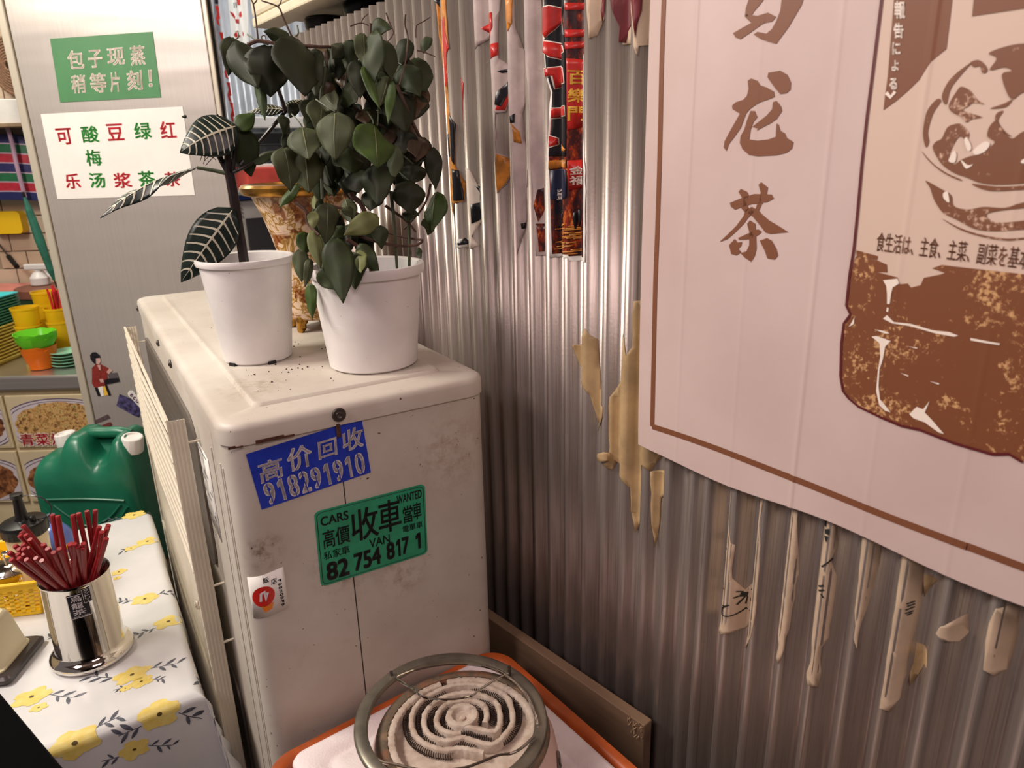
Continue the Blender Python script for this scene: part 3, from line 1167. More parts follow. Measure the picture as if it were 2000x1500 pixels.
wdecal('dusk_sky_print', [W2(*CA, [(742, 960), (800, 945), (842, 955), (842, 1110), (800, 1140), (744, 1120)])], M_PNAVY, tp, .0018)
rr = random.Random(3)
wdecal('reflection_print', [W2(*CA, [(x, y), (x + w, y - 2), (x + w, y + 4), (x, y + 6)]) for x, y, w in [(rr.uniform(750, 860), rr.uniform(1255, 1430), rr.uniform(20, 60)) for _ in range(42)]], M_PORANGE, tp, .0019)
wdecal('crowd_print', [W2(*CA, [(x, y), (x + 5, y - 8), (x + 9, y), (x + 10, y + 45), (x + 6, y + 90), (x + 2, y + 90), (x - 1, y + 40)]) for x, y in ((768, 1200), (800, 1195), (812, 1205), (868, 1185), (885, 1190), (905, 1195), (858, 1200))], M_PBLACK, tp, .0021)

# other scraps of the same posters, one per ridge
scr = []
scr.append(('narrow orange and black poster scrap in the furrow nearest the leafy plant', [
    ('paper', [[(80, -60), (160, -60), (165, 60), (172, 180), (178, 270), (165, 320), (160, 480), (185, 640), (205, 760), (210, 930), (232, 1030), (232, 1135), (205, 1150), (212, 1250), (190, 1190), (178, 1080), (160, 920), (130, 600), (105, 300)]], M_PORANGE, .0005),
    ('black_print', [[(80, 0), (110, -20), (118, 90), (100, 60)], [(100, 100), (125, 95), (130, 240), (118, 290), (105, 200)], [(182, 640), (205, 700), (208, 930), (195, 900), (180, 740)], [(196, 950), (218, 960), (232, 1130), (205, 1130), (190, 1040)], [(190, 1140), (210, 1150), (210, 1240), (195, 1200)], [(150, 750), (180, 760), (185, 900), (165, 860)]], M_PBLACK, .0009),
    ('red_print', [[(132, 110), (150, 90), (165, 190), (178, 270), (165, 320), (158, 490), (140, 470)]], M_PRED, .0009)]))
scr.append(('black and cream poster scrap low on the second torn ridge', [
    ('paper', [[(275, 940), (290, 960), (305, 1040), (350, 1060), (360, 1120), (350, 1210), (318, 1250), (302, 1330), (318, 1385), (300, 1400), (296, 1300), (290, 1180), (282, 1060)]], M_PALE, .0005),
    ('black_print', [[(300, 1045), (345, 1058), (358, 1110), (345, 1180), (320, 1120)], [(295, 1150), (320, 1140), (335, 1210), (310, 1250), (300, 1260)]], M_PBLACK, .0009)]))
scr.append(('small black and white scrap at the bottom of the first torn ridge', [
    ('paper', [[(225, 1345), (260, 1350), (262, 1395), (226, 1395)]], M_PAPER, .0005), ('black_print', [[(226, 1370), (240, 1340), (258, 1378), (228, 1380)]], M_PBLACK, .0009)]))
scr.append(('thin red edge scrap on the second torn ridge', [('paper', [[(240, 430), (262, 470), (260, 560), (258, 690), (250, 600), (245, 500)]], M_PRED, .0006)]))
scr.append(('white torn strip with red flecks on the third ridge', [
    ('paper', [[(318, -60), (375, -60), (380, 60), (375, 120), (385, 180), (350, 240), (330, 280), (325, 160)]], M_TORNW, .0005), ('red_print', [[(345, 160), (368, 120), (384, 165), (360, 182)]], M_PRED, .0009)]))
scr.append(('long white strip with red and black remains on the fourth ridge', [
    ('paper', [[(398, -60), (440, -60), (438, 180), (442, 330), (470, 370), (482, 420), (470, 520), (462, 630), (440, 640), (445, 860), (470, 880), (495, 930), (470, 1040), (452, 1090), (440, 900), (430, 620), (415, 330), (405, 160)]], M_TORNW, .0005),
    ('red_print', [[(400, 80), (422, 70), (425, 150), (412, 215), (398, 190)], [(410, 255), (440, 240), (442, 310), (418, 335)], [(450, 520), (468, 450), (472, 540), (460, 620), (440, 620)]], M_PRED, .0009),
    ('black_print', [[(440, 400), (475, 380), (478, 395), (450, 412)], [(440, 520), (472, 440), (474, 470), (452, 600), (438, 590)]], M_PBLACK, .0011),
    ('amber_print', [[(445, 865), (468, 885), (492, 930), (468, 1035), (452, 1085), (445, 980)]], M_PORANGE, .0009)]))
scr.append(('white torn strip ending in an amber scrap on the fifth ridge', [
    ('paper', [[(500, -60), (530, -60), (535, 160), (560, 330), (566, 520), (555, 640), (560, 760), (580, 900), (625, 960), (620, 1050), (575, 1120), (570, 1300), (555, 1440), (552, 1200), (540, 1000), (535, 800), (520, 600), (515, 300)]], M_TORNW, .0005),
    ('amber_print', [[(500, -20), (528, -20), (528, 130), (515, 180), (505, 120)], [(530, 690), (550, 740), (556, 810), (540, 800)]], M_PORANGE, .0009),
    ('black_print', [[(526, 655), (540, 640), (540, 690), (528, 695)], [(560, 1260), (572, 1255), (570, 1290), (562, 1290)]], M_PBLACK, .0011)]))
scr.append(('torn paper strip with amber water print beside the large poster strip', [
    ('paper', [[(604, -60), (650, -60), (660, 200), (672, 480), (690, 700), (695, 1000), (690, 1240), (705, 1370), (722, 1440), (652, 1442), (650, 1300), (640, 1000), (630, 600), (615, 300)]], M_TORNW, .0005),
    ('amber_print', [[(650, 1260), (690, 1265), (700, 1370), (712, 1418), (658, 1420), (655, 1330)], [(652, 1070), (668, 1060), (672, 1180), (655, 1250), (645, 1160)]], M_NIGHT, .0009)]))
scr.append(('cream scrap with a dark red streak right of the large poster strip', [
    ('paper', [[(955, -60), (1010, -60), (1005, 100), (985, 200), (965, 220), (960, 80)]], M_CREAMP, .0005), ('red_print', [[(1000, -40), (1010, -40), (1006, 60), (998, 130), (994, 60)]], M_MAROON, .0009)]))
scr.append(('maroon paint scrap left of the two near the pink poster', [
    ('paper', [[(1085, -60), (1185, -60), (1180, 150), (1160, 245), (1120, 250), (1125, 160), (1100, 60)]], M_CREAMP, .0005), ('red_print', [[(1085, -60), (1178, -60), (1165, 120), (1140, 170), (1130, 240), (1112, 235), (1115, 150), (1098, 60)]], M_MAROON, .0009)]))
scr.append(('maroon and cream paint scrap touching the pink poster edge', [
    ('paper', [[(1190, -60), (1290, -60), (1280, 120), (1272, 250), (1240, 260), (1235, 320), (1222, 260), (1215, 120)]], M_CREAMP, .0005), ('red_print', [[(1205, -60), (1255, -60), (1250, 60), (1238, 140), (1230, 215), (1222, 120), (1215, 40)]], M_MAROON, .0009)]))
for i, (lab, layers) in enumerate(scr):
    t = None
    for nm, polys, m, e in layers:
        o = wdecal(nm if t else 'poster_scrap', [jag(W2(*CA, p), .0007, i * 7 + j) for j, p in enumerate(polys)], m, t, e)
        if t is None:
            t = tag(o, lab, 'paper scrap', 'torn poster scraps on the corrugated wall')

# tan peeling paper left of the pink poster
C5 = (1050, 560, 2.777)
for i, (lab, polys) in enumerate((
    ('tan peeling paper flake shaped like a leaning tongue', [[(272, 222), (285, 260), (302, 290), (305, 400), (312, 520), (325, 610), (370, 650), (368, 700), (355, 780), (300, 740), (288, 640), (283, 585), (240, 495), (200, 430), (184, 315), (215, 322), (250, 280)]]),
    ('largest tan peeling paper patch beside the pink poster corner', [[(520, 78), (572, 80), (568, 180), (590, 240), (640, 260), (640, 860), (665, 890), (640, 940), (625, 960), (612, 1000), (580, 960), (560, 1000), (555, 1150), (540, 1280), (505, 1340), (495, 1220), (495, 1090), (450, 1000), (405, 960), (390, 1000), (370, 960), (385, 920), (388, 700), (390, 600), (420, 520), (430, 415), (455, 410), (440, 330), (455, 255), (485, 270), (495, 370), (512, 330), (515, 200)]]),
    ('small tan paper streak hanging below the largest tan patch', [[(612, 1000), (660, 1010), (680, 1040), (670, 1140), (640, 1160), (632, 1300), (612, 1420), (608, 1250), (612, 1120)]]),
    ('crumpled tan paper curl at the left of the largest tan patch', [[(345, 905), (372, 890), (388, 900), (385, 935), (360, 940)]]),
    )):
    tag(wdecal('peeling_paper', [jag(W2(*C5, p), .0008, 90 + i) for p in polys], M_TAN, None, .0006 if i < 3 else .002, .0006 if i < 3 else .002, curl=.003), lab, 'paper scrap', 'tan paper left of the pink poster')

# cream remnants under the pink poster, one per ridge, from left to right
C6 = (1350, 900, 2.5)
rem = [('torn flower-print paper with curled corner under the poster', [[(175, 70), (212, 90), (215, 150), (205, 215), (208, 300), (220, 390), (232, 400), (218, 560), (240, 640), (285, 600), (290, 640), (285, 760), (275, 810), (240, 830), (175, 828), (135, 795), (130, 740), (150, 480), (160, 300), (172, 250), (165, 180)]], M_CREAMP),
       ('long cream paper strip right of the flower-print paper', [[(338, 130), (385, 150), (360, 300), (365, 400), (352, 560), (345, 640), (330, 780), (318, 840), (290, 905), (270, 860), (290, 720), (300, 560), (312, 400), (318, 260)]], M_CREAMP),
       ('cream paper strip ending in a hooked tip', [[(490, 205), (548, 220), (540, 330), (535, 480), (520, 600), (515, 660), (500, 760), (475, 900), (455, 970), (445, 940), (455, 880), (445, 840), (452, 700), (470, 560), (480, 440), (488, 320)]], M_CREAMP),
       ('cream paper strip with black printed marks and a curled tail', [[(660, 270), (728, 290), (722, 400), (700, 470), (708, 560), (690, 700), (670, 860), (648, 900), (640, 1020), (628, 1085), (600, 1070), (588, 1020), (610, 960), (615, 860), (630, 700), (640, 600), (652, 500), (660, 400)]], M_CREAMP),
       ('plain cream paper strip ending in a point', [[(860, 355), (925, 375), (912, 500), (890, 600), (868, 700), (845, 780), (825, 900), (818, 850), (835, 640), (848, 500)]], M_CREAMP),
       ('longest cream paper strip with small black print', [[(1060, 430), (1125, 455), (1115, 600), (1090, 760), (1060, 900), (1035, 1050), (1010, 1160), (980, 1200), (950, 1180), (975, 1000), (1005, 820), (1030, 640)]], M_CREAMP),
       ('tan paper flap sticking out of the shaded furrow', [[(1075, 905), (1120, 935), (1165, 980), (1165, 1000), (1125, 1010), (1080, 1070), (1035, 1110), (1060, 1000)]], M_TAN),
       ('small tan paper flap near the poster hem', [[(1120, 560), (1145, 580), (1172, 610), (1130, 640), (1108, 670)]], M_TAN),
       ('stubby cream paper remnant on its own ridge', [[(1240, 790), (1290, 770), (1328, 760), (1325, 860), (1290, 880), (1245, 850), (1225, 820)]], M_CREAMP),
       ('rounded cream paper remnant nearest the frame edge', [[(1510, 700), (1590, 690), (1575, 800), (1545, 960), (1520, 1025), (1480, 1030), (1450, 990), (1462, 860), (1480, 770)]], M_CREAMP)]
ros = []
for i, (lab, polys, m) in enumerate(rem):
    ros.append(tag(wdecal('paper_remnant', [jag(W2(*C6, p), .0008, 40 + i) for p in polys], m, None, .0006, .0006, curl=.002), lab, 'paper scrap', 'paper remnants below the pink poster'))
dl = lambda pts: dense([wu(*q) for q in cr(*C6, pts)])
wdecal('flower_drawing', [], M_INK, ros[0], .0013, 0, [stroke_poly(dl(p), w) for p, w in (
    ([(185, 610), (155, 620), (148, 660), (165, 690), (205, 690)], .0012), ([(200, 690), (178, 705), (180, 735), (215, 745), (240, 730)], .0014), ([(240, 735), (255, 750), (280, 745), (285, 715), (265, 690)], .0014),
    ([(240, 650), (235, 670)], .005), ([(215, 660), (240, 660)], .0016), ([(240, 670), (220, 700)], .0014), ([(245, 675), (238, 710)], .0014), ([(252, 672), (262, 705)], .0014), ([(255, 650), (285, 640)], .0016), ([(236, 646), (222, 632)], .0014),
    ([(160, 590), (175, 600)], .001), ([(172, 390), (178, 425), (195, 440)], .001), ([(185, 390), (200, 420)], .001), ([(265, 740), (272, 765), (280, 775)], .0012))])
wdecal('printed_marks', [W2(*C6, p) for p in ([(672, 285), (690, 280), (690, 310), (675, 305)], [(680, 320), (702, 315), (700, 345), (684, 340)], [(678, 350), (696, 352), (688, 382)])], M_INK, ros[3], .0012, 0,
       [stroke_poly(dl([(650, 595), (672, 590)]), .0015), stroke_poly(dl([(650, 615), (672, 612)]), .0015), stroke_poly(dl([(660, 630), (668, 650)]), .0012), stroke_poly(dl([(665, 500), (690, 480), (705, 462)]), .0012)])
wdecal('printed_marks', [], M_INK, ros[5], .0012, 0, [stroke_poly(dl(p), .0013) for p in ([(1065, 682), (1088, 682)], [(1066, 695), (1086, 696)], [(1060, 712), (1084, 710)], [(1058, 728), (1080, 730)], [(1062, 740), (1076, 738)])])
# ---------------------------------------------------------------- pots and plants on the cabinet
def potmat(name, c):
    k = NT(name)
    f = k.noise(12, 4)
    cc = k.ramp(f, [(.4, c), (.72, tuple(v * .93 for v in c))])
    sp = k.noise(240, 2)
    cc = k.mix(k.ramp(sp, [(.76, (0, 0, 0)), (.79, (255, 255, 255))]), cc, (120, 96, 84))
    k.col(cc)
    k.set(.36)
    return k.m


M_POT = potmat('white_pot_plastic', (232, 228, 226))
M_SOIL = plain('potting_soil', (66, 48, 38), .95, var=.5, vscale=120, bump=.8, bscale=120)


def leafmat(name, c1, c2, rough=.42):
    k = NT(name)
    f = k.noise(22, 4, .6)
    k.col(k.ramp(f, [(.35, c1), (.7, c2)]))
    k.bump(k.noise(120, 3), .12, .001)
    k.set(rough, spec=.3)
    return k.m


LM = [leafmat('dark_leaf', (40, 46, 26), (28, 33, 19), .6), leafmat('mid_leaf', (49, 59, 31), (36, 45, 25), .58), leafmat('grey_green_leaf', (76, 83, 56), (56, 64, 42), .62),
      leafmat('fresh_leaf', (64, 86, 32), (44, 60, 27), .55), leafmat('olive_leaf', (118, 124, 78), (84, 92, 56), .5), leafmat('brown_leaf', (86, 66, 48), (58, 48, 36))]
M_ZEB = leafmat('zebra_leaf', (34, 46, 40), (26, 36, 34), .34)
M_ZEBV = plain('cream_leaf_vein', (196, 192, 170), .5)
M_MIDRIB = plain('pale_green_midrib', (118, 124, 88), .55)
M_STEM = plain('dark_purple_stem', (40, 28, 30), .4, var=.3, vscale=60)
M_TWIG = plain('brown_twig', (92, 66, 54), .7, var=.3, vscale=90)
M_STAKE = plain('green_stem', (74, 84, 58), .55, var=.2, vscale=60)


def leaf_fn(B, T, W, N, fold, arch, seed, shape=0, ripple=.05, twist=0.0):
    B, T = V(B), V(T)
    ax = T - B
    L = ax.length
    a = ax.normalized()
    N = (N - a * N.dot(a)).normalized()
    side = a.cross(N).normalized()
    rr = random.Random(seed)
    ph = rr.uniform(0, 6)

    def width(s):
        if shape == 0:      # broad, heart-based, pointed
            w = (math.sin(math.pi * min(1, s ** .66)) ** .80) if 0 < s < 1 else 0
            if s > .72:
                w *= 1 - (s - .72) / .28 * .30
            return w * (1.06 - .12 * s)
        w = (math.sin(math.pi * s ** .72) ** .85) if 0 < s < 1 else 0   # lance-shaped
        return w * (1 - .12 * s)

    def f(s, t):
        w = width(s) * W / 2
        back = 0
        if shape == 0:
            back = -.025 * L * max(0, 1 - s / .22) * abs(t) ** 1.5
        p = B + ax * s + a * back + N * (arch * L * 4 * s * (1 - s))
        tw = twist * (s - .5)
        sd = side * math.cos(tw) + N * math.sin(tw)
        n2 = N * math.cos(tw) - side * math.sin(tw)
        p = p + sd * (t * w * (1 - .12 * fold)) + n2 * (-fold * abs(t) ** 1.05 * w) + n2 * (ripple * w * math.sin(9 * s + ph + (2 if t > 0 else 0)) * abs(t))
        return p
    return f, N


def leaf(parent, B, T, W, N, m, fold=.25, arch=.06, seed=0, shape=0, veins=False, ripple=.08, twist=0.0, ns=13, nt=9, fine=False):
    f, n = leaf_fn(B, T, W, N, fold, arch, seed, shape, ripple, twist)
    ss, ts = frange(0.004, .996, ns), frange(-1, 1, nt)
    o = G().grid(lambda t, s: f(s, t), ts, ss).build('leaf', m, parent, smooth=80, solid=.0005, offset=0)
    if veins:
        g = G()

        def strip(path, w0, w1):
            vs, fs = stroke_poly(path, w0, w1)
            for q in (1, -1):
                vv = []
                for s, t in vs:
                    s, t = min(.995, max(.005, s)), max(-1, min(1, t))
                    p = f(s, t)
                    nn = (f(s, min(1, t + .02)) - f(s, t - .02)).cross(f(min(.996, s + .02), t) - p)
                    nn = nn.normalized() if nn.length > 1e-9 else n
                    vv.append(p + nn * .0007 * q)
                g.add(vv, fs)
        strip([(s, 0) for s in frange(.02, .96, 16)], .045 if fine else .11, .03 if fine else .03)
        for i in range(0 if fine else 8):
            s0 = .08 + i * .105
            for sg in (1, -1):
                strip([(s0 + .13 * u ** 1.3 * (1 - s0 * .5), sg * .92 * u) for u in frange(.03, 1, 7)], .026, .014)
        g.build('midrib' if fine else 'veins', M_MIDRIB if fine else M_ZEBV, o, smooth=0, recalc=False)
    return o


def pot(parent, c, rb, rt, h, rim, feet=(), band=None):
    prof = [(rb * .86, .004), (rb * .93, 0), (rb, .003)]
    for i in range(1, 9):
        s = i / 8
        prof.append((rb + (rt * .93 - rb) * s, .003 + (h - rim - .003) * s))
    rt2 = rt * .93
    prof += [(rt * .985, h - rim + .001), (rt, h - rim * .6), (rt, h - .003), (rt * .99, h - .0005), (rt * .965, h), (rt2 - .002, h - .002), (rt2 - .004, h - rim * 1.2)]
    for i in range(1, 5):
        s = i / 4
        prof.append((rt2 - .004 - (rt2 - rb) * s * .9, h - rim * 1.2 - (h - rim * 1.2 - .012) * s))
    o = G().lathe(prof, c, 64).build('pot', M_POT, parent, smooth=40)
    return o


def plane_pt(c, px, py, off=0.0):
    return onpl(px, py, V(c) + VH * off, VH)


# small pot with the zebra plant
SC = V((.306, 1.034, 1.2242))
NOTCH = (-86, -155, 15, 100)
zp = thing('potted_zebra_plant', 'tall zebra plant with white-veined leaves in smaller white pot on the cabinet', 'potted plant', SC)
SP = pot(zp, SC, .0478, .0670, .148, .010)
g = G()
for ang in NOTCH:
    a = math.radians(ang)
    p = SC + V((math.cos(a), math.sin(a), 0)) * .0468
    g.box((-.0055, -.003, -.0005), (.0055, .0028, .0042), Matrix.Translation(p) @ Matrix.Rotation(a + math.pi / 2, 4, 'Z'))
g.build('drain_notch', M_DARK, SP, smooth=0)
G().lathe([(.0, .098), (.053, .096)], SC, 32, cap0=False, cap1=True).build('soil', M_SOIL, zp)
Z5 = (190, 180, 3.948)


def zpt(x, y, off=0.0):
    q = cr(*Z5, [(x, y)])[0]
    return plane_pt(SC, q[0], q[1], off)


def stem(parent, pts, r0, r1, m, name='stem', per=5, n=8):
    p = smooth_path(pts, per)
    return G().tube(p, [r0 + (r1 - r0) * i / (len(p) - 1) for i in range(len(p))], n).build(name, m, parent)


stem(zp, [zpt(1150, 1420), zpt(1130, 1290), zpt(1100, 1100), zpt(1060, 850), zpt(1020, 620)], .0072, .0066, M_STEM)
stem(zp, [zpt(1015, 640), zpt(1005, 520), zpt(1008, 400), zpt(1020, 300)], .0052, .0030, M_STEM)
stem(zp, [zpt(1040, 620, .004), zpt(1055, 520, .006), zpt(1050, 420, .008), zpt(1045, 330, .008)], .0038, .0025, M_STEM)
stem(zp, [zpt(1010, 620), zpt(960, 530), zpt(905, 420, -.004), zpt(868, 330, -.008)], .0042, .0032, M_STEM)
stem(zp, [zpt(990, 625), zpt(900, 605), zpt(770, 583, -.004)], .0030, .0022, M_STAKE, 'petiole')
stem(zp, [zpt(1050, 618), zpt(1130, 580), zpt(1200, 540, .006)], .0028, .0020, M_STEM, 'petiole')
stem(zp, [zpt(1450, 150, .03), zpt(1425, 60, .03), zpt(1395, -20, .03)], .0030, .0026, M_STEM)
stem(zp, [zpt(1100, 560, .01), zpt(1300, 330, .03), zpt(1450, 150, .03)], .0030, .0026, M_STEM)
g = G()
rr = random.Random(9)
for i in range(9):
    a = zpt(900 + rr.uniform(-10, 40), 440 + rr.uniform(0, 90), -.004)
    g.tube(smooth_path([a, a + V((rr.uniform(-.012, -.004), 0, rr.uniform(-.006, .008))), a + V((rr.uniform(-.02, -.008), 0, rr.uniform(-.016, .004)))], 4), .0005, 5)
g.build('dry_rootlets', M_TWIG, zp)
cn = (CAM - SC).normalized()
rt_ = V((.8, -.6, 0))
dn = V((0, 0, -1))
sc5 = lambda px_: px_ / 3.948 * depth_of(SC) / FPX
leaf(zp, zpt(1075, 262), zpt(636, 468, -.03), sc5(330), cn + V((0, 0, .2)), M_ZEB, .22, .12, 1, 1, True, .05)
leaf(zp, zpt(770, 580), zpt(20, 975, -.05), sc5(170), cn * .25 + V((.1, -.1, 1)), M_ZEB, .45, .07, 2, 1, True, .30, 1.3, 22)
leaf(zp, zpt(1050, 898, -.008), zpt(645, 1468, -.035), sc5(330), cn, M_ZEB, .16, .05, 3, 1, True, .05)
leaf(zp, zpt(1085, 262, .01), zpt(1188, 655, .015), sc5(235), cn + rt_ * -.2, LM[1], .12, .04, 4, 1, False, .05)
leaf(zp, zpt(1075, 280, .002), zpt(1215, 160, .02), sc5(150), cn + V((0, 0, .4)), LM[3], .2, .05, 5, 1, False)
leaf(zp, zpt(1010, 300, .004), zpt(985, 400, .0), sc5(80), cn, LM[3], .2, .0, 6, 1)
leaf(zp, zpt(1190, 545, .006), zpt(1410, 450, .03), sc5(125), cn * .5 + V((0, 0, .7)), LM[1], .35, .08, 7, 1)
leaf(zp, zpt(1440, 140, .03), zpt(1160, 160, .03), sc5(120), cn * .8 + V((0, 0, .6)), M_ZEB, .25, .10, 8, 1, True)
leaf(zp, zpt(1450, 150, .03), zpt(1580, 60, .05), sc5(110), cn * .8 + V((0, 0, .3)), M_ZEB, .5, .15, 9, 1, True)
leaf(zp, zpt(1030, 330, -.002), zpt(1040, 240, -.002), sc5(42), cn, LM[4], .3, 0, 10, 1)
leaf(zp, zpt(930, 210, 0), zpt(925, 165, 0), sc5(30), cn, LM[0], .5, 0, 11, 1)
leaf(zp, zpt(690, 185, -.01), zpt(650, 190, -.01), sc5(26), cn, LM[0], .5, 0, 12, 1)

# larger pot with the broad-leaved climber
BC = V((.422, .892, 1.2242))
bp = thing('potted_climber', 'bushy dark green drooping climber in larger white pot on the cabinet', 'potted plant', BC)
BP = pot(bp, BC, .0607, .0785, .140, .014)
G().lathe([(.0, .098), (.068, .096)], BC, 40, cap0=False).build('soil', M_SOIL, bp)
G().lathe([(.0660, .0668), (.0672, .0673), (.0668, .0678)], BC, 64, False, False).build('moulded_line', M_POT, BP)
X3 = (380, 0, 3.75)
X4 = (540, 330, 3.488)
DB = depth_of(BC)


def bpt(x, y, off=0.0, four=False):
    q = cr(*(X4 if four else X3), [(x, y)])[0]
    return plane_pt(BC, q[0], q[1], off)


LEAVES = [
    (270, 275, 250, 540, 120, .02, 0), (300, 300, 455, 628, 210, -.01, 0), (540, 335, 555, 690, 265, -.02, 0), (740, 278, 805, 680, 275, -.03, 0), (700, 285, 515, 232, 90, .0, 1),
    (465, 560, 515, 865, 62, -.01, 3), (870, 360, 890, 695, 115, -.01, 0), (1090, 325, 1055, 575, 110, .02, 0), (1085, 320, 1015, 425, 100, .0, 0), (1165, 298, 1110, 500, 110, .0, 1),
    (1200, 440, 1215, 705, 150, -.02, 0), (1290, 192, 1442, 208, 95, .0, 1), (1232, 245, 1245, 475, 110, -.02, 2), (1320, 230, 1310, 605, 140, -.03, 1), (1400, 300, 1440, 565, 140, -.01, 1),
    (1560, 285, 1490, 475, 120, .02, 0), (1690, 268, 1682, 385, 85, .01, 1), (1625, 425, 1690, 662, 160, .03, 1), (1520, 480, 1645, 695, 180, .0, 1), (1420, 560, 1360, 765, 120, -.01, 2),
    (1235, 490, 1352, 785, 62, -.04, 3), (1450, 600, 1420, 895, 62, -.03, 3), (1645, 690, 1590, 875, 140, .02, 0), (1480, 680, 1545, 955, 190, -.01, 0), (860, 740, 830, 895, 140, .0, 2),
    (930, 755, 900, 965, 160, -.02, 2), (1030, 825, 1030, 1155, 220, -.06, 2), (790, 935, 835, 1155, 200, -.05, 2), (690, 870, 650, 980, 105, -.01, 1), (690, 870, 628, 920, 50, .0, 0),
    (685, 985, 650, 1090, 65, -.02, 1), (655, 1085, 700, 1385, 165, -.05, 2), (800, 1080, 835, 1395, 220, -.04, 2), (930, 1060, 960, 1205, 110, -.02, 0), (1160, 875, 1150, 1140, 170, .0, 0),
    (1310, 915, 1335, 1215, 270, -.05, 3), (1120, 1085, 1150, 1255, 180, -.03, 1), (1530, 955, 1530, 1120, 150, .0, 0), (1480, 1070, 1430, 1355, 95, -.02, 2), (1670, 1005, 1615, 1215, 150, .03, 0),
    (1740, 1080, 1765, 1375, 105, .03, 0), (1330, 1195, 1345, 1490, 200, -.03, 0), (1170, 1255, 1200, 1405, 160, -.02, 0), (1600, 1205, 1590, 1345, 180, .0, 0), (1570, 1325, 1590, 1495, 200, -.01, 0),
    (960, 515, 970, 665, 75, .02, 0), (1010, 615, 950, 745, 110, .0, 5), (1090, 640, 1185, 745, 160, -.01, 1), (1080, 515, 1100, 645, 95, .02, 5), (1230, 800, 1262, 905, 110, .01, 5), (950, 700, 1040, 800, 120, -.02, 2),
    (1230, 560, 1280, 700, 110, .01, 0), (1330, 620, 1300, 800, 120, .02, 0), (1180, 760, 1130, 900, 120, .03, 0), (1040, 960, 1100, 1120, 120, .03, 0), (1420, 740, 1380, 900, 130, .03, 0),
    (1010, 560, 1060, 720, 90, .04, 0), (900, 420, 960, 500, 70, .02, 1), (740, 760, 700, 860, 70, .0, 0), (1000, 360, 1060, 600, 60, .03, 0)]
LEAVES4 = [
    (350, 235, 335, 498, 140, -.05, 2), (252, 290, 250, 405, 65, -.06, 4), (690, 322, 472, 445, 120, -.04, 4), (560, 310, 445, 285, 95, -.02, 2), (700, 385, 715, 540, 85, -.04, 1),
    (205, 435, 190, 575, 100, -.04, 3), (245, 420, 300, 668, 85, -.07, 4), (160, 550, 172, 760, 95, -.06, 2), (232, 615, 195, 795, 62, -.07, 2), (400, 475, 452, 890, 165, -.095, 1),
    (515, 570, 535, 808, 140, -.09, 1), (562, 515, 694, 708, 95, -.07, 1), (560, 555, 575, 700, 85, -.085, 4), (222, 780, 245, 1005, 75, -.06, 3), (305, 675, 395, 815, 140, -.085, 1),
    (1085, 160, 1060, 415, 155, .02, 3), (1035, 345, 1030, 448, 85, .01, 1), (900, 100, 912, 300, 175, -.02, 0), (920, 275, 900, 355, 95, .0, 1), (655, 150, 640, 280, 130, -.03, 0),
    (150, 110, 25, 258, 62, -.05, 3), (450, 385, 385, 475, 95, -.03, 1), (250, 190, 260, 270, 40, -.06, 4), (480, 560, 545, 640, 80, -.07, 3), (330, 530, 310, 700, 110, -.06, 0), (960, 540, 985, 610, 40, .05, 1)]
rq = random.Random(77)
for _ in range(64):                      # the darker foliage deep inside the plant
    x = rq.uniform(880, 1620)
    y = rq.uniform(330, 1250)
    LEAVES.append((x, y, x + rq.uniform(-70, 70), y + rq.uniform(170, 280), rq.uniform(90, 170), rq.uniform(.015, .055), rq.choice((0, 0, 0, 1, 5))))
for _ in range(14):
    x, y = rq.uniform(230, 640), rq.uniform(200, 560)
    LEAVES4.append((x, y, x + rq.uniform(-60, 60), y + rq.uniform(120, 200), rq.uniform(80, 130), rq.uniform(-.04, .0), rq.choice((0, 0, 1, 2))))
allv = [(l, False) for l in LEAVES] + [(l, True) for l in LEAVES4]
rr = random.Random(21)
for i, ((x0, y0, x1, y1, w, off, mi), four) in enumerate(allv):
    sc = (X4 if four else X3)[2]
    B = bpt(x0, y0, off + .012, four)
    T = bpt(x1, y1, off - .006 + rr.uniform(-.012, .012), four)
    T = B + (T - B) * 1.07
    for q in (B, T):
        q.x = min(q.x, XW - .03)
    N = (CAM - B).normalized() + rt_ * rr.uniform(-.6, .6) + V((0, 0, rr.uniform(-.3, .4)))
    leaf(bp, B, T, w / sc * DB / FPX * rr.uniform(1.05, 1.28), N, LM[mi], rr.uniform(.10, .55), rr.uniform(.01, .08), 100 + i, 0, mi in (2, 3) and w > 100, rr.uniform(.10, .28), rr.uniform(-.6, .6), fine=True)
    g = V((rr.uniform(-.01, .01), rr.uniform(0, .02), .008))
    if w > 175:
        stem(bp, [B - (T - B) * .02, B + g * .8, B + g * 1.6 + V((0, .012, .004))], .0009, .0011, M_STAKE, 'petiole', 3, 5)
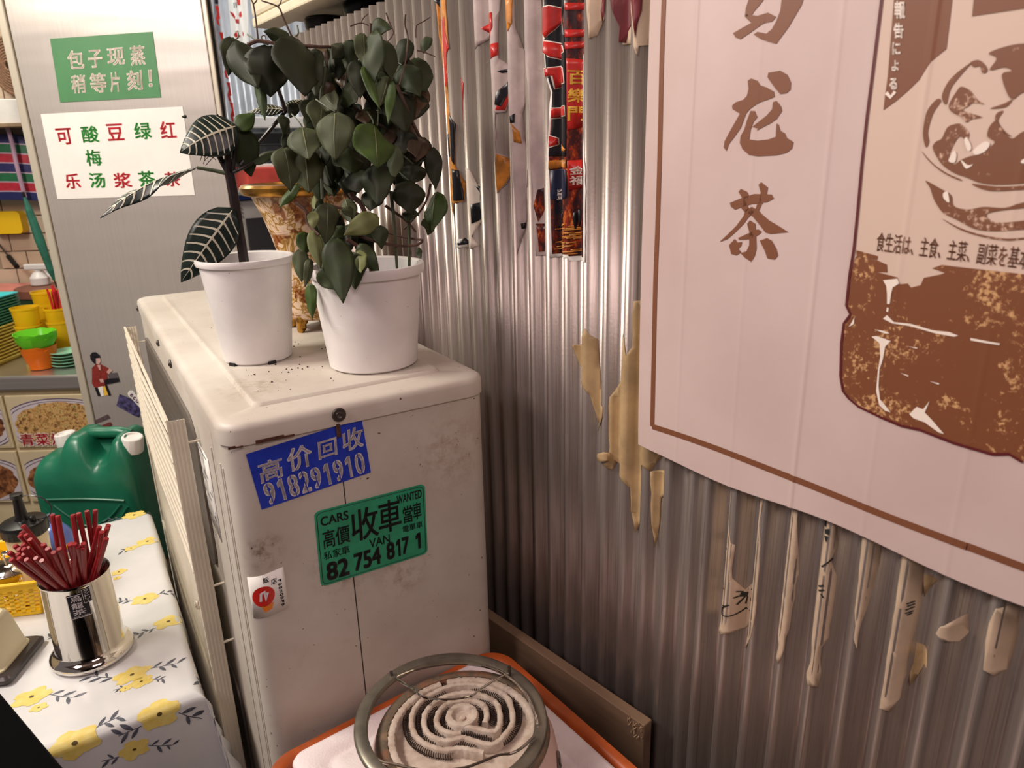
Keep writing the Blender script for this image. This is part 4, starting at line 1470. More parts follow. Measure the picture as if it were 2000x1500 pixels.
for pts, r, four, m in (
    ([(390, 328, -.01), (470, 300, -.01), (620, 322, -.01), (900, 342, 0), (1030, 352, .01), (1180, 440, .02)], .0024, 0, M_TWIG),
    ([(465, 295, -.01), (450, 150, -.01), (430, 30, -.01), (408, -10, -.01)], .0011, 0, M_TWIG), ([(430, 30, -.01), (452, 8, -.01), (462, -25, -.01)], .0009, 0, M_TWIG),
    ([(712, 268, -.01), (650, 130, -.01), (610, 50, -.01), (490, 5, -.01)], .0013, 0, M_TWIG), ([(610, 50, -.01), (630, 20, -.01), (642, -30, -.01)], .0009, 0, M_TWIG), ([(500, 300, -.01), (490, 270, -.01), (515, 262, -.01), (525, 300, -.01)], .0007, 0, M_TWIG),
    ([(1140, 192, 0), (1220, 168, 0), (1290, 195, 0)], .0009, 0, M_TWIG), ([(1220, 168, 0), (1238, 130, 0), (1272, 100, 0)], .0008, 0, M_TWIG), ([(1290, 170, 0), (1288, 185, 0), (1285, 260, 0)], .0022, 0, M_TWIG),
    ([(1402, 95, 0), (1430, 170, 0), (1455, 242, 0), (1410, 312, 0)], .0010, 0, M_TWIG), ([(1545, 105, 0), (1540, 180, 0), (1562, 280, 0), (1545, 450, -.02), (1500, 620, -.03)], .0012, 0, M_TWIG),
    ([(1620, 275, 0), (1625, 190, 0), (1672, 160, 0), (1728, 125, 0)], .0009, 0, M_TWIG), ([(1630, 370, 0), (1690, 385, 0), (1762, 415, 0)], .0009, 0, M_TWIG), ([(1530, 130, 0), (1625, 190, 0)], .0001, 0, M_TWIG),
    ([(960, 490, 0), (940, 620, 0), (925, 760, 0), (930, 1200, -.01), (935, 1460, -.02)], .0028, 0, M_STAKE), ([(1335, 560, 0), (1345, 760, 0), (1340, 920, -.03)], .0014, 0, M_STAKE),
    ([(1480, 620, .0), (1540, 760, .0), (1600, 900, .01), (1650, 1000, .02)], .0026, 0, M_TWIG), ([(1160, 780, .02), (1300, 880, .02), (1500, 1000, .02)], .0024, 0, M_TWIG),
    ([(780, 150, .0), (800, 350, .0), (812, 520, 0), (822, 700, 0)], .0026, 1, M_STAKE), ([(900, 330, .02), (906, 500, .02), (905, 690, .02)], .0028, 1, M_STAKE),
    ([(130, 225, -.05), (200, 290, -.05), (215, 370, -.05), (290, 450, -.06)], .0024, 1, M_TWIG), ([(505, 160, 0), (520, 190, 0), (570, 230, 0), (610, 310, 0)], .0042, 1, M_TWIG),
    ([(560, 455, -.02), (700, 500, -.02), (850, 525, 0), (960, 515, 0), (992, 485, .01), (940, 478, .02), (850, 462, .02), (740, 430, .02)], .0022, 1, M_TWIG),
    ([(330, 240, -.02), (450, 270, -.02), (580, 312, -.01)], .0020, 1, M_TWIG), ([(1050, 100, .03), (1030, 190, .03), (985, 280, .03), (870, 410, .03)], .0018, 1, M_TWIG),
    ([(740, 250, .0), (880, 350, .0), (950, 430, .0)], .0020, 1, M_TWIG), ([(610, 310, 0), (650, 450, 0), (640, 640, -.02), (660, 740, -.01)], .0040, 1, M_TWIG), ([(480, 480, -.05), (600, 560, -.04), (650, 650, -.02)], .0026, 1, M_TWIG)):
    stem(bp, [bpt(a, b, o, bool(four)) for a, b, o in pts], r, r * .7, m, 'stake' if m is M_STAKE else 'branch', 5, 6)

# patterned gold vase behind the pots
k = NT('gold_paisley_glaze')
vv = k.n('ShaderNodeTexVoronoi', feature='DISTANCE_TO_EDGE')
vv.inputs['Scale'].default_value = 34
wn = k.n('ShaderNodeTexNoise')
wn.inputs['Scale'].default_value = 22
wn.inputs['Distortion'].default_value = 1.8
k.l(k.co(), wn.inputs['Vector'])
mx = k.n('ShaderNodeVectorMath', operation='MULTIPLY_ADD')
k.l(wn.outputs['Color'], mx.inputs[0])
mx.inputs[1].default_value = (.06, .06, .06)
k.l(k.co(), mx.inputs[2])
k.l(mx.outputs[0], vv.inputs['Vector'])
_c = k.ramp(vv.outputs['Distance'], [(.0, (132, 92, 38)), (.07, (196, 156, 86)), (.12, (222, 196, 170)), (.32, (214, 186, 160)), (.42, (150, 104, 52)), (.5, (206, 164, 96))])
_n = k.noise(16, 3, .6, dist=1.2)
_c = k.mix(k.ramp(_n, [(.50, (0, 0, 0)), (.56, (255, 255, 255))]), _c, (170, 118, 62), 'MULTIPLY')
k.col(_c)
k.set(.28)
M_VASE = k.m
M_GOLD = plain('gilt_rim', (206, 150, 66), .25, .9, var=.35, vscale=40)
VC = V((.452, 1.165, 1.2242))
vs_ = thing('patterned_vase', 'gold and cream paisley ceramic planter with gilt rim behind the white pots', 'vase', VC)
prof = [(.030, .022), (.040, .018), (.048, .022), (.0535, .034), (.055, .05), (.052, .075), (.051, .095), (.055, .125), (.063, .155), (.073, .185), (.083, .205), (.0885, .218)]
G().lathe([(r * .94, z * 1.03) for r, z in prof + [(.084, .219), (.078, .205), (.06, .16), (.048, .1), (.048, .05)]], VC, 56).build('body', M_VASE, vs_)
G().lathe([(r * .94, z * 1.03) for r, z in ((.088, .214), (.100, .217), (.104, .223), (.104, .228), (.100, .232), (.092, .233), (.086, .229), (.085, .218))], VC, 56, False, False).build('rim', M_GOLD, vs_)
for a in (-150, -80, -20, 60, 140):
    a = math.radians(a)
    p = VC + V((math.cos(a) * .036, math.sin(a) * .036, 0))
    d = V((math.cos(a), math.sin(a), 0))
    G().tube(smooth_path([p + V((0, 0, .026)), p + d * .006 + V((0, 0, .014)), p + d * .006 + V((0, 0, .006)), p + d * .012 + V((0, 0, .0055))], 4), [.010] * 4 + [.008] * 4 + [.0065] * 4 + [.005], 10).build('foot', M_GOLD, vs_)

# crumbs of potting soil on the cabinet top
g = G()
rr = random.Random(31)
for i in range(110):
    c = ac(rr.uniform(.06, .30), rr.choice((rr.uniform(.07, .30), rr.uniform(.15, .6))), 1.2242)
    if (c - SC).length < .055 or (c - BC).length < .068:
        continue
    r = rr.uniform(.0006, .0019)
    g.add([c + V((r, 0, 0)), c + V((-r * .6, r, 0)), c + V((-r * .5, -r * .8, 0)), c + V((0, 0, r))], [(0, 1, 2), (0, 1, 3), (1, 2, 3), (2, 0, 3)])
o = tag(g.build('soil_crumbs', M_SOIL, None, smooth=0), 'dark crumbs of potting soil scattered on the cabinet top', 'soil')
o['kind'] = 'stuff'
# ---------------------------------------------------------------- steel partition with its notices
F0 = V((.16, 2.166, 0))


def fr(a, z, d=0.0):
    return F0 + E1 * a + E2 * d + V((0, 0, z))


FM = Matrix(((.8, .6, 0, F0.x), (-.6, .8, 0, F0.y), (0, 0, 1, 0), (0, 0, 0, 1)))


def fpx(px, py):
    p = onpl(px, py, F0, E2) - F0
    return (p.dot(E1), p.z)


k = NT('cabinet_steel')
_f = k.noise(1, 3, .6, (420, 420, 3))
k.col(k.ramp(_f, [(.3, (196, 188, 182)), (.7, (204, 197, 190))]))
_w = k.noise(1.0, 1, .4, (2.2, 2.2, 15), .3)
k.bump(_w, .16, .012)
k.set(.34, .55)
M_CAB = k.m
M_TRIM = plain('pale_steel_trim', (208, 200, 182), .35, .35)
fridge = thing('steel_partition', 'tall brushed steel partition panel carrying a green and a white paper notice', 'partition', fr(.24, 0, .02))
G().box((.0215, 0, .05), (.472, .03, 2.25), FM).build('front_panel', M_CAB, fridge, smooth=0, bevel=.002)
G().box((0, -.004, .03), (.0195, .03, 2.25), FM).build('corner_trim', M_TRIM, fridge, smooth=0, bevel=.003)
G().box((.474, -.004, .03), (.486, .03, 2.25), FM).build('corner_trim', M_TRIM, fridge, smooth=0, bevel=.003)
G().box((.02, .005, 0), (.47, .028, .05), FM).build('plinth', M_DARK, fridge, smooth=0)
G().box((.4862, .002, .03), (.4885, .012, 2.25), FM).build('side_gasket', M_DARK, fridge, smooth=0)


def notice(name, pxs, c, mat=None):
    (a, b, c_, d) = [fpx(*p) for p in pxs]
    mp = quadmap(fr(a[0], a[1], -.0012), fr(b[0], b[1], -.0012), fr(c_[0], c_[1], -.0012), fr(d[0], d[1], -.0012))
    o = G().prism([(0, 0), (1, 0), (1, 1), (0, 1)], lambda s, t: mp(s, t, -.001), lambda s, t: mp(s, t, 0)).build(name, mat or plain(name + '_paper', c, .5, var=.05, vscale=18), fridge, smooth=0)
    return o, mp


gn, gm = notice('green_notice', ((98, 76), (298, 62), (315, 190), (118, 200)), (72, 134, 84))
g = G()
gme = lambda s, t: gm(s, t, .0006)
for ch, x0, x1, y0, y1 in (('包', .14, .30, .20, .49), ('子', .34, .48, .21, .49), ('现', .53, .70, .20, .47), ('蒸', .755, .90, .19, .49), ('稍', .14, .28, .58, .87), ('等', .325, .485, .57, .88), ('片', .52, .62, .57, .88), ('刻', .69, .84, .56, .87), ('！', .90, .94, .57, .83)):
    text_fit(g, ch, gme, x0, y0, x1, y1, .022, slant=.012)
g.build('lettering', M_PALE, gn, smooth=0)
wn_, wm = notice('white_notice', ((80, 223), (357, 208), (381, 381), (113, 389)), None, M_PAPER)
M_GRN = plain('green_marker', (52, 158, 62), .5)
M_RMK = plain('red_marker', (214, 46, 58), .5)
wme = lambda s, t: wm(s, t, .0006)
for nm, m, items in (('red_lettering', M_RMK, (('可', .08, .19, .17, .36), ('豆', .44, .56, .15, .34), ('红', .82, .93, .15, .34), ('乐', .08, .19, .70, .88), ('浆', .43, .56, .71, .89), ('茶', .80, .91, .72, .89))),
                     ('green_lettering', M_GRN, (('酸', .26, .38, .16, .35), ('绿', .635, .755, .15, .34), ('梅', .26, .37, .43, .62), ('汤', .255, .37, .70, .88), ('茶', .61, .73, .70, .89)))):
    g = G()
    for ch, x0, x1, y0, y1 in items:
        text_fit(g, ch, wme, x0, y0, x1, y1, .02)
    g.build(nm, m, wn_, smooth=0)


def fdecal(name, polys, mat, parent, d):
    def mk(nm, items):
        g = G()
        for vs, fs in items:
            g.add([fr(a, z, -d) for a, z in vs], fs)
        return g.build(nm, mat, parent, smooth=0)
    return split_decal(name, [poly_tris([fpx(*q) for q in p]) for p in polys], mk)


FC = (150, 660, 6.817)
fc = lambda pts: cr(*FC, pts)
fg = fdecal('figure_sticker', [fc([(205, 400), (260, 340), (320, 345), (420, 400), (460, 440), (410, 500), (420, 580), (380, 640), (300, 660), (230, 650), (205, 600)])], plain('red_jacket_print', (150, 48, 40), .5, var=.3, vscale=200), fridge, .0012)
fdecal('dark_print', [fc([(180, 230), (210, 190), (260, 188), (310, 230), (318, 260), (270, 270), (255, 350), (225, 330), (190, 290)]), fc([(370, 560), (420, 540), (560, 530), (578, 580), (470, 605), (400, 615), (460, 760), (430, 770), (380, 640)]), fc([(240, 660), (280, 655), (325, 770), (285, 775)])], M_PBLACK, fg, .0018)
fdecal('grey_print', [fc([(420, 470), (540, 460), (560, 530), (430, 550)])], plain('grey_print', (90, 84, 88), .5), fg, .0016)
fdecal('skin_print', [fc([(260, 270), (315, 265), (325, 310), (300, 350), (262, 340)]), fc([(305, 545), (355, 545), (365, 590), (320, 590)]), fc([(400, 450), (440, 400), (480, 430), (430, 480)]), fc([(275, 360), (318, 355), (325, 430), (305, 420)])], plain('pale_skin_print', (196, 160, 152), .5), fg, .002)
fdecal('skirt_print', [fc([(285, 655), (350, 640), (365, 770), (330, 775)])], M_PAPER, fg, .0016)
fdecal('yellow_print', [fc([(352, 650), (385, 630), (440, 750), (375, 770)])], M_PYEL, fg, .0016)
ps = fdecal('dark_photo_sticker', [fc([(570, 745), (700, 795), (850, 900), (855, 990), (830, 1055), (760, 1030), (690, 990), (530, 900), (545, 850)])], plain('dark_violet_print', (36, 32, 58), .5, c2=(96, 88, 140), vscale=90), fridge, .0013)
ws = fdecal('white_word_sticker', [fc([(680, 735), (700, 700), (740, 695), (775, 725), (800, 765), (860, 800), (905, 860), (950, 900), (1000, 960), (1010, 1010), (960, 1040), (915, 1010), (880, 960), (800, 880), (730, 800), (690, 770)])], M_PAPER, fridge, .0018)
g = G()
for i, ch in enumerate('ecucuou'):
    p = fc([(722 + i * 38, 725 + i * 40), (768 + i * 38, 745 + i * 40), (745 + i * 38, 795 + i * 40), (700 + i * 38, 775 + i * 40)])
    q = [fpx(*z) for z in p]
    mp = quadmap(*[fr(a, z, -.0022) for a, z in q])
    text_fit(g, ch, lambda s, t: mp(s, t, 0), .1, .1, .9, .9, .03)
g.build('lettering', plain('purple_print', (120, 60, 110), .5), ws, smooth=0)
fdecal('small_label_sticker', [fc([(235, 1100), (415, 1015), (450, 1065), (260, 1140)])], plain('mauve_label', (104, 84, 88), .5, var=.4, vscale=180), fridge, .0013)
fdecal('tiny_red_sticker', [fc([(340, 1160), (450, 1115), (475, 1155), (375, 1240)])], plain('tiny_red_label', (124, 62, 56), .5, var=.4, vscale=150), fridge, .0013)
fdecal('torn_label_sticker', [fc([(150, 1145), (225, 1110), (235, 1150), (160, 1170)])], plain('grey_label', (150, 140, 136), .5, var=.4, vscale=150), fridge, .0013)

# ---------------------------------------------------------------- kitchen counter and what stands on it
M_CREAM = plain('cream_counter_front', (214, 198, 160), .5, var=.05)
cnt = thing('kitchen_counter', 'steel-topped kitchen counter with dish photographs on its front', 'counter', kit(-.2, .3, 0))
G().box((-.50, 0, .875), (.30, .60, .92), KM).build('counter_top', M_STEEL, cnt, smooth=0, bevel=.006)
G().box((-.50, .02, 0), (.30, .60, .874), KM).build('counter_body', M_CREAM, cnt, smooth=0)


def blotch(name, stops, scale, dist=.8):
    kk = NT(name)
    f = kk.noise(scale, 4, .65, dist=dist)
    kk.col(kk.ramp(f, stops))
    kk.set(.4)
    return kk.m


M_RICE = blotch('fried_rice_print', [(.30, (70, 52, 30)), (.42, (140, 100, 58)), (.50, (206, 160, 96)), (.58, (216, 176, 120)), (.64, (110, 130, 56)), (.70, (60, 84, 44)), (.78, (190, 150, 96))], 95)
M_MEAT = blotch('braised_dish_print', [(.35, (60, 36, 24)), (.5, (128, 78, 46)), (.62, (176, 120, 76)), (.75, (86, 54, 34))], 34)
M_VIOLET = plain('violet_plate_print', (86, 74, 104), .4)
M_PLATE = plain('pale_plate_print', (206, 196, 200), .4)


def menu(a0, a1, z0, z1, mat, word=None):
    bp_ = lambda a, z, e=0.0: kit(a, .018 - e, z)
    o = G().box((a0, .010, z0), (a1, .019, z1), KM).build('dish_photo', M_CREAM, cnt, smooth=0, bevel=.002, bseg=1)
    w, h = a1 - a0, z1 - z0
    m2_ = lambda s, t, e: kit(a0 + w * s, .0095 - e, z1 - h * t)

    def dec(nm, pts, m, e):
        vs, fs = poly_tris(pts)
        G().add([m2_(s, t, e) for s, t in vs], fs).build(nm, m, o, smooth=0)
    ring = lambda rx, ry, cx=.5, cy=.56: [(min(.97, max(.03, cx + rx * math.cos(t))), min(.95, max(.04, cy + ry * math.sin(t)))) for t in frange(0, 6.2832, 41)[:-1]]
    dec('photo_ground', [(.02, .03), (.98, .03), (.98, .96), (.02, .96)], plain('photo_ground', (206, 190, 158), .4), .0004)
    dec('plate_print', ring(.60, .50), M_VIOLET, .0008)
    dec('plate_print', ring(.585, .48), M_PLATE, .0012)
    rr_ = random.Random(int(a0 * 1000 + z0 * 77))
    dec('plate_print', ring(.55, .45), M_VIOLET, .00135)
    dec('plate_print', ring(.535, .44), M_PLATE, .0015)
    dec('food_print', [(min(.97, max(.03, .5 + (.46 + rr_.uniform(-.02, .02)) * math.cos(t))), min(.95, .56 + (.42 + rr_.uniform(-.03, .02)) * math.sin(t))) for t in frange(0, 6.2832, 45)[:-1]], mat, .0019)
    if word:
        for nm, m, bd, e in (('lettering_edge', M_PALE, .06, .0022), ('lettering', M_RMK, .015, .0028)):
            g = G()
            for i, ch in enumerate(word):
                text_fit(g, ch, lambda s, t: m2_(s, t, e), .06 + i * .15 - (.008 if bd > .03 else 0), .72 - (.02 if bd > .03 else 0), .19 + i * .15 + (.008 if bd > .03 else 0), .95 + (.015 if bd > .03 else 0), bd)
            g.build(nm, m, o, smooth=0)


menu(-.012, .298, .692, .858, M_RICE, '青菜炒饭')
menu(-.330, -.020, .692, .858, M_MEAT, '红烧肉饭')
menu(-.012, .298, .512, .682, M_MEAT)
menu(-.330, -.020, .512, .682, M_MEAT)

M_CYAN = plain('cyan_tray_plastic', (72, 196, 200), .35)
M_YTRAY = plain('yellow_tray_plastic', (228, 212, 110), .4)
M_TEAL = plain('green_tray_plastic', (62, 142, 118), .4)


def tray_mesh(w, d, h):
    loops = []
    for ins, z in ((.012, 0), (.003, h * .75), (-.002, h * .8), (-.002, h), (.004, h), (.014, .003)):
        loops.append([V((x, y, z)) for x, y in rrect(ins, ins, w - ins, d - ins, .02, 4)])
    return loops


o = G().loft(tray_mesh(.30, .235, .016)).build('serving_tray', M_YTRAY, None, smooth=40)
ME_T = o.data
bpy.data.objects.remove(o)
z = .9205
nam = ['lowest', 'second', 'third', 'fourth', 'fifth', 'sixth', 'seventh', 'eighth', 'ninth', 'tenth', 'eleventh', 'twelfth', 'thirteenth']
for i in range(11):
    o = local_part('serving_tray', ME_T, None)
    o.matrix_world = KM @ Matrix.Translation((-.378, .055, z))
    tag(o, 'pale yellow serving tray, %s from the bottom of the tray stack' % nam[i], 'tray', 'yellow trays stacked on the kitchen counter')
    z += .0098
for i in range(10):
    o = G().loft([[KM @ (p + V((-.378 + .004, .06, z))) for p in lp] for lp in tray_mesh(.292, .225, .0155)]).build('serving_tray', M_TEAL if i < 9 else M_CYAN, None, smooth=40)
    tag(o, ('bright cyan tray on top of the tray stack' if i == 9 else 'teal serving tray, %s above the yellow trays' % (nam[i] if i else 'first')), 'tray', 'teal trays stacked on the yellow ones')
    z += .0085


def glass(name, c, rough=.12, tr=.40, spec=.5):
    kk = NT(name)
    kk.col(c)
    kk.set(rough, 0, trans=tr, ior=1.2)
    return kk.m


M_YCUP = glass('yellow_clear_plastic', (255, 216, 40))
M_GBOWL = glass('green_crackle_plastic', (128, 226, 60), .18, .35)
M_OBOWL = glass('orange_crackle_plastic', (252, 134, 44), .18, .35)
M_MINT = plain('mint_melamine', (150, 212, 182), .35)


def cup(a, d, z, label):
    prof = [(.0, .004), (.026, 0), (.0285, .003), (.0365, .110), (.0385, .112), (.0385, .118), (.0355, .118), (.027, .006), (0, .007)]
    t = G().lathe(prof, kit(a, d, z), 28).build('tumbler', M_YCUP, None, smooth=40)
    return tag(t, label, 'cup', 'yellow tumblers on the kitchen counter')


cup(.006, .16, .9205, 'yellow clear tumbler, lower of the left pair beside the trays')
cup(.006, .16, .975, 'yellow clear tumbler nested on the left pair beside the trays')
cup(-.010, .29, .9205, 'yellow clear tumbler at the bottom of the tallest stack')
cup(-.010, .29, .960, 'yellow clear tumbler in the middle of the tallest stack')
cup(-.010, .29, 1.000, 'yellow clear tumbler on top of the tallest stack')
cup(.072, .21, .9205, 'yellow clear tumbler, lower one beside the steel partition')
cup(.072, .21, .962, 'yellow clear tumbler holding red straws beside the steel partition')
M_STRAW = plain('red_straw_plastic', (214, 40, 48), .4)
rr = random.Random(4)
for i in range(10):
    b = kit(.072 + rr.uniform(-.008, .008), .21 + rr.uniform(-.008, .008), .972)
    t = b + V((rr.uniform(-.016, .012), rr.uniform(-.014, .014), .165 + rr.uniform(-.01, .012)))
    o = G().tube([b, t], .0030, 8).build('drinking_straw', M_STRAW)
    tag(o, 'red drinking straw standing in the yellow tumbler by the steel partition', 'straw', 'red straws in the tumbler')


def crinkle(c, r0, r1, h, m, label, seed):
    rr_ = random.Random(seed)
    n = 30
    loops = []
    for r, z_ in ((r0 * .6, 0), (r0, .002), (r0 * 1.02, .01), ((r0 + r1) / 2, h * .5), (r1 * .97, h * .85), (r1, h), (r1 * .96, h - .001), ((r0 + r1) / 2 * .95, h * .5), (r0 * .93, .008)):
        loops.append([V(c) + V((r * (1 + rr_.uniform(-.03, .03)) * math.cos(6.2832 * q / n), r * (1 + rr_.uniform(-.03, .03)) * math.sin(6.2832 * q / n), z_ + (rr_.uniform(-.003, .003) if z_ > .5 * h else 0))) for q in range(n)])
    return tag(G().loft(loops, True, True).build('dessert_bowl', m, None, smooth=20), label, 'bowl', 'crinkled bowls stacked on the kitchen counter')


bc = kit(.072, .085, .9205)
crinkle(bc, .033, .047, .060, M_OBOWL, 'orange crinkled bowl at the bottom of the bowl stack', 1)
crinkle(bc + V((0, 0, .012)), .033, .048, .058, M_OBOWL, 'orange crinkled bowl second from the bottom of the stack', 2)
crinkle(bc + V((0, 0, .046)), .035, .055, .052, M_GBOWL, 'green crinkled bowl second from the top of the stack', 3)
crinkle(bc + V((0, 0, .058)), .035, .057, .052, M_GBOWL, 'green crinkled bowl on top of the bowl stack', 4)
for i in range(5):
    o = G().lathe([(.0, .003), (.022, 0), (.026, .002), (.044, .0075), (.0445, .009), (.043, .009), (.026, .0045), (0, .005)], kit(.138, .105, .9205 + i * .0095), 32).build('side_plate', M_MINT, None, smooth=50)
    tag(o, 'mint green side plate, %s in the stack beside the steel partition' % ('top' if i == 4 else nam[i] + ' from the bottom'), 'plate', 'mint plates on the kitchen counter')
# back of the counter
M_TUB = plain('brown_tub_lid', (134, 84, 70), .45, var=.15, vscale=30)
t = thing('storage_tub', 'green food tub with reddish brown lid behind the yellow tumblers', 'tub', kit(-.10, .44, .9205))
G().lathe([(.078, 0), (.086, .17)], kit(-.10, .44, .9205), 36).build('body', plain('dark_green_tub', (48, 74, 52), .5), t)
G().lathe([(.090, .160), (.091, .186), (.086, .190), (0, .192)], kit(-.10, .44, .9205), 36, True, False).build('lid', M_TUB, t)
t = tag(G().box((-.42, .40, .9205), (-.215, .58, 1.085), KM).build('food_box', plain('dark_green_crate', (34, 60, 44), .6), None, smooth=0, bevel=.006), 'dark green food box under a pink chopping board', 'box')
tag(G().loft([[KM @ V((x, y, z_)) for x, y in rrect(-.44, .385, -.19, .585, .03, 5)] for z_ in (1.086, 1.100)]).build('chopping_board', plain('pink_board', (216, 134, 122), .5, var=.1), None, bevel=0), 'salmon pink chopping board lying on the dark green box', 'chopping board')
t = thing('spray_bottle', 'small white trigger spray bottle standing on the brown tub lid', 'spray bottle', kit(-.115, .445, 1.113))
M_MILK = plain('milky_plastic', (214, 206, 204), .35)
p = kit(-.115, .445, 1.113)
G().lathe([(.026, 0), (.030, .004), (.030, .026), (.020, .040), (.012, .046), (.012, .052)], p, 24).build('bottle', M_MILK, t)
G().box((-.042, -.010, .053), (.046, .010, .072), Matrix.Translation(p) @ KM.to_3x3().to_4x4()).build('spray_head', M_MILK, t, smooth=0, bevel=.004)
G().tube([p + E1 * .022 + V((0, 0, .055)), p + E1 * .032 + V((0, 0, .036)), p + E1 * .046 + V((0, 0, .022))], .005, 8).build('trigger', M_WHITEPL, t)
a_, b_ = kp(0, 480, .58), kp(34, 522, .50)
t = thing('ladle', 'thin dark ladle with a black grip leaning behind the spray bottle', 'ladle', kit(-.18, .5, 1.12))
G().tube([a_ - (b_ - a_) * .8, b_ - (b_ - a_) * .5], .003, 8).build('shaft', M_SCREW, t)
G().tube([b_ - (b_ - a_) * .5, b_ - (b_ - a_) * .02], .0085, 10).build('grip', M_BLACKPL, t)
tag(G().lathe([(.016, 0), (.017, .03), (.012, .034), (.012, .055)], kit(-.062, .50, 1.113), 16).build('black_stopper', M_BLACKPL), 'black bottle stopper standing beside the spray bottle', 'stopper')
t = thing('wall_dish', 'yellow rounded plastic holder fixed to the tiled wall', 'holder', kit(-.26, .6, 1.31))
p0, p1 = kp(-40, 418, .60), kp(14, 463, .60)
G().loft([[KM @ V((x, d_, z_)) for x, z_ in rrect(-.33, 1.275, -.222, 1.352, .016, 5)] for d_ in (.575, .611)]).build('holder', plain('yellow_plastic', (232, 186, 24), .4), t)
# teal umbrella hanging along the cabinet edge
t = thing('folded_umbrella', 'narrow teal folded umbrella hanging beside the steel partition', 'umbrella', kit(-.06, .42, 1.3))
q0, q1 = kp(48, 385, .40), kp(106, 548, .40)
G().tube([q0, q0 * .85 + q1 * .15, q0 * .5 + q1 * .5, q0 * .12 + q1 * .88, q1], [.004, .011, .015, .010, .003], 9).build('canopy', plain('teal_cloth', (40, 112, 92), .6, var=.2, vscale=40), t, smooth=0)
G().tube([q1, q1 + (q1 - q0) * .1], .002, 6).build('tip', M_BLACKPL, t)
G().tube([q0 - (q1 - q0) * .06, q0], .005, 8).build('handle', M_BLACKPL, t)
# striped woven bag
t = thing('striped_bag', 'woven nylon shopping bag with red green and blue stripes on the tiled wall', 'bag', kit(-.2, .55, 1.39))
stripes = [(40, 40, 96), (198, 170, 190), (34, 104, 66), (198, 170, 190), (186, 40, 58), (198, 170, 190)] * 2 + [(40, 40, 96)]
ms = {c: plain('stripe_%d_%d_%d' % c, c, .5, var=.12, vscale=60) for c in set(stripes)}
ztop, zbot = 1.605, 1.392
hs = [4 if c == (198, 170, 190) else 30 for c in stripes]
tot = sum(hs)
zz = ztop


def bagpt(a, z_, dd):
    s = (a + .24) / .16
    bul = .034 * (1 - min(1, abs(s)) ** 3) * (.5 + .5 * math.sin(math.pi * min(1, max(0, (z_ - zbot) / (ztop - zbot) * .8 + .1))))
    return kit(a, .565 - bul if dd == 0 else .60, z_ - .012 * s * s * 0 - .05 * max(0, s) ** 2 * .25)


for c, h in zip(stripes, hs):
    z1 = zz - (ztop - zbot) * h / tot
    g = G()
    aa = frange(-.40, -.082, 16)
    g.loft([[bagpt(a, z_, 0) for a in aa] + [bagpt(a, z_, 1) for a in reversed(aa)] for z_ in (z1, (z1 + zz) / 2, zz)])
    g.build('stripe', ms[c], t, smooth=40)
    zz = z1
G().tube(smooth_path([kit(-.30, .54, 1.60), kit(-.28, .52, 1.68), kit(-.20, .515, 1.69), kit(-.155, .515, 1.62), kit(-.150, .512, 1.50), kit(-.152, .520, 1.40)], 5), .0065, 8).build('strap', plain('mauve_webbing', (170, 138, 160), .6), t)
# things on the high shelf beside the partition
t = thing('wicker_basket', 'brown wicker strainer basket hung on the tiled wall beside the partition', 'basket', kit(-.1, .58, 1.76))
cen = kit(-.135, .585, 1.815)
for i, r in enumerate(frange(.015, .085, 9)):
    G().tube([cen + E1 * (r * .75 * math.cos(a)) + V((0, 0, r * math.sin(a))) - E2 * (.03 - .25 * r) for a in frange(0, 6.2832, 33)[:-1]], .0044 if i < 8 else .007, 6, closed=True).build('wicker_ring', plain('wicker_%d' % i, (142, 104, 78), .7, var=.3, vscale=150), t)
tag(G().lathe([(.05, 0), (.055, .070), (.053, .072), (.045, .01)], kit(-.13, .52, 1.6345), 28).build('white_tub', M_WHITEPL), 'cream white tub above the striped bag', 'tub')
tag(G().box((-.6, .46, 1.622), (-.07, .611, 1.634), KM).build('wall_shelf', M_WOOD, None, smooth=0, bevel=.002), 'narrow wooden shelf on the tiled wall above the striped bag', 'shelf')

# ---------------------------------------------------------------- back shop seen through the gap
t = thing('wall_window_frame', 'white framed display panel low on the pale corrugated back wall', 'frame', (1.2, 3.03, 1.65))
for lo, hi in (((.98, 2.985, 1.62), (1.55, 3.03, 1.665)), ((1.52, 2.985, 1.665), (1.56, 3.03, 2.2))):
    G().box(lo, hi).build('frame_bar', M_WHITEPL, t, smooth=0, bevel=.006)
tag(G().box((.80, 2.90, 1.555), (1.6, 3.02, 1.605)).build('wall_cable_tray', M_BLACKPL, None, smooth=0, bevel=.006), 'black cable duct along the pale corrugated back wall', 'duct')
M_RBOX = plain('red_crate_print', (226, 84, 72), .4, var=.12, vscale=20)
sh = thing('back_shelf', 'glass and steel shelf unit on the far side of the gap', 'shelf', (1.0, 2.8, 0))
G().box((.70, 2.60, 1.385), (1.55, 2.98, 1.40)).build('shelf_board', plain('grey_glass', (150, 162, 160), .15), sh, smooth=0, bevel=.003)
G().box((.70, 2.60, 1.06), (1.55, 2.98, 1.085)).build('shelf_board', M_STEEL, sh, smooth=0, bevel=.003)
for x in (.72, 1.53):
    for y in (2.62, 2.96):
        G().box((x - .012, y - .012, 0), (x + .012, y + .012, 1.40)).build('post', M_STEEL, sh, smooth=0)
for i, (x0, x1) in enumerate(((.845, .965), (.968, 1.10), (1.103, 1.25))):
    b = tag(G().box((x0, 2.70, 1.4005), (x1, 2.90, 1.475)).build('red_carton', M_RBOX, None, smooth=0, bevel=.004), '%s red carton on the glass back shelf' % ('leftmost', 'middle', 'rightmost')[i], 'box', 'red cartons on the back shelf')
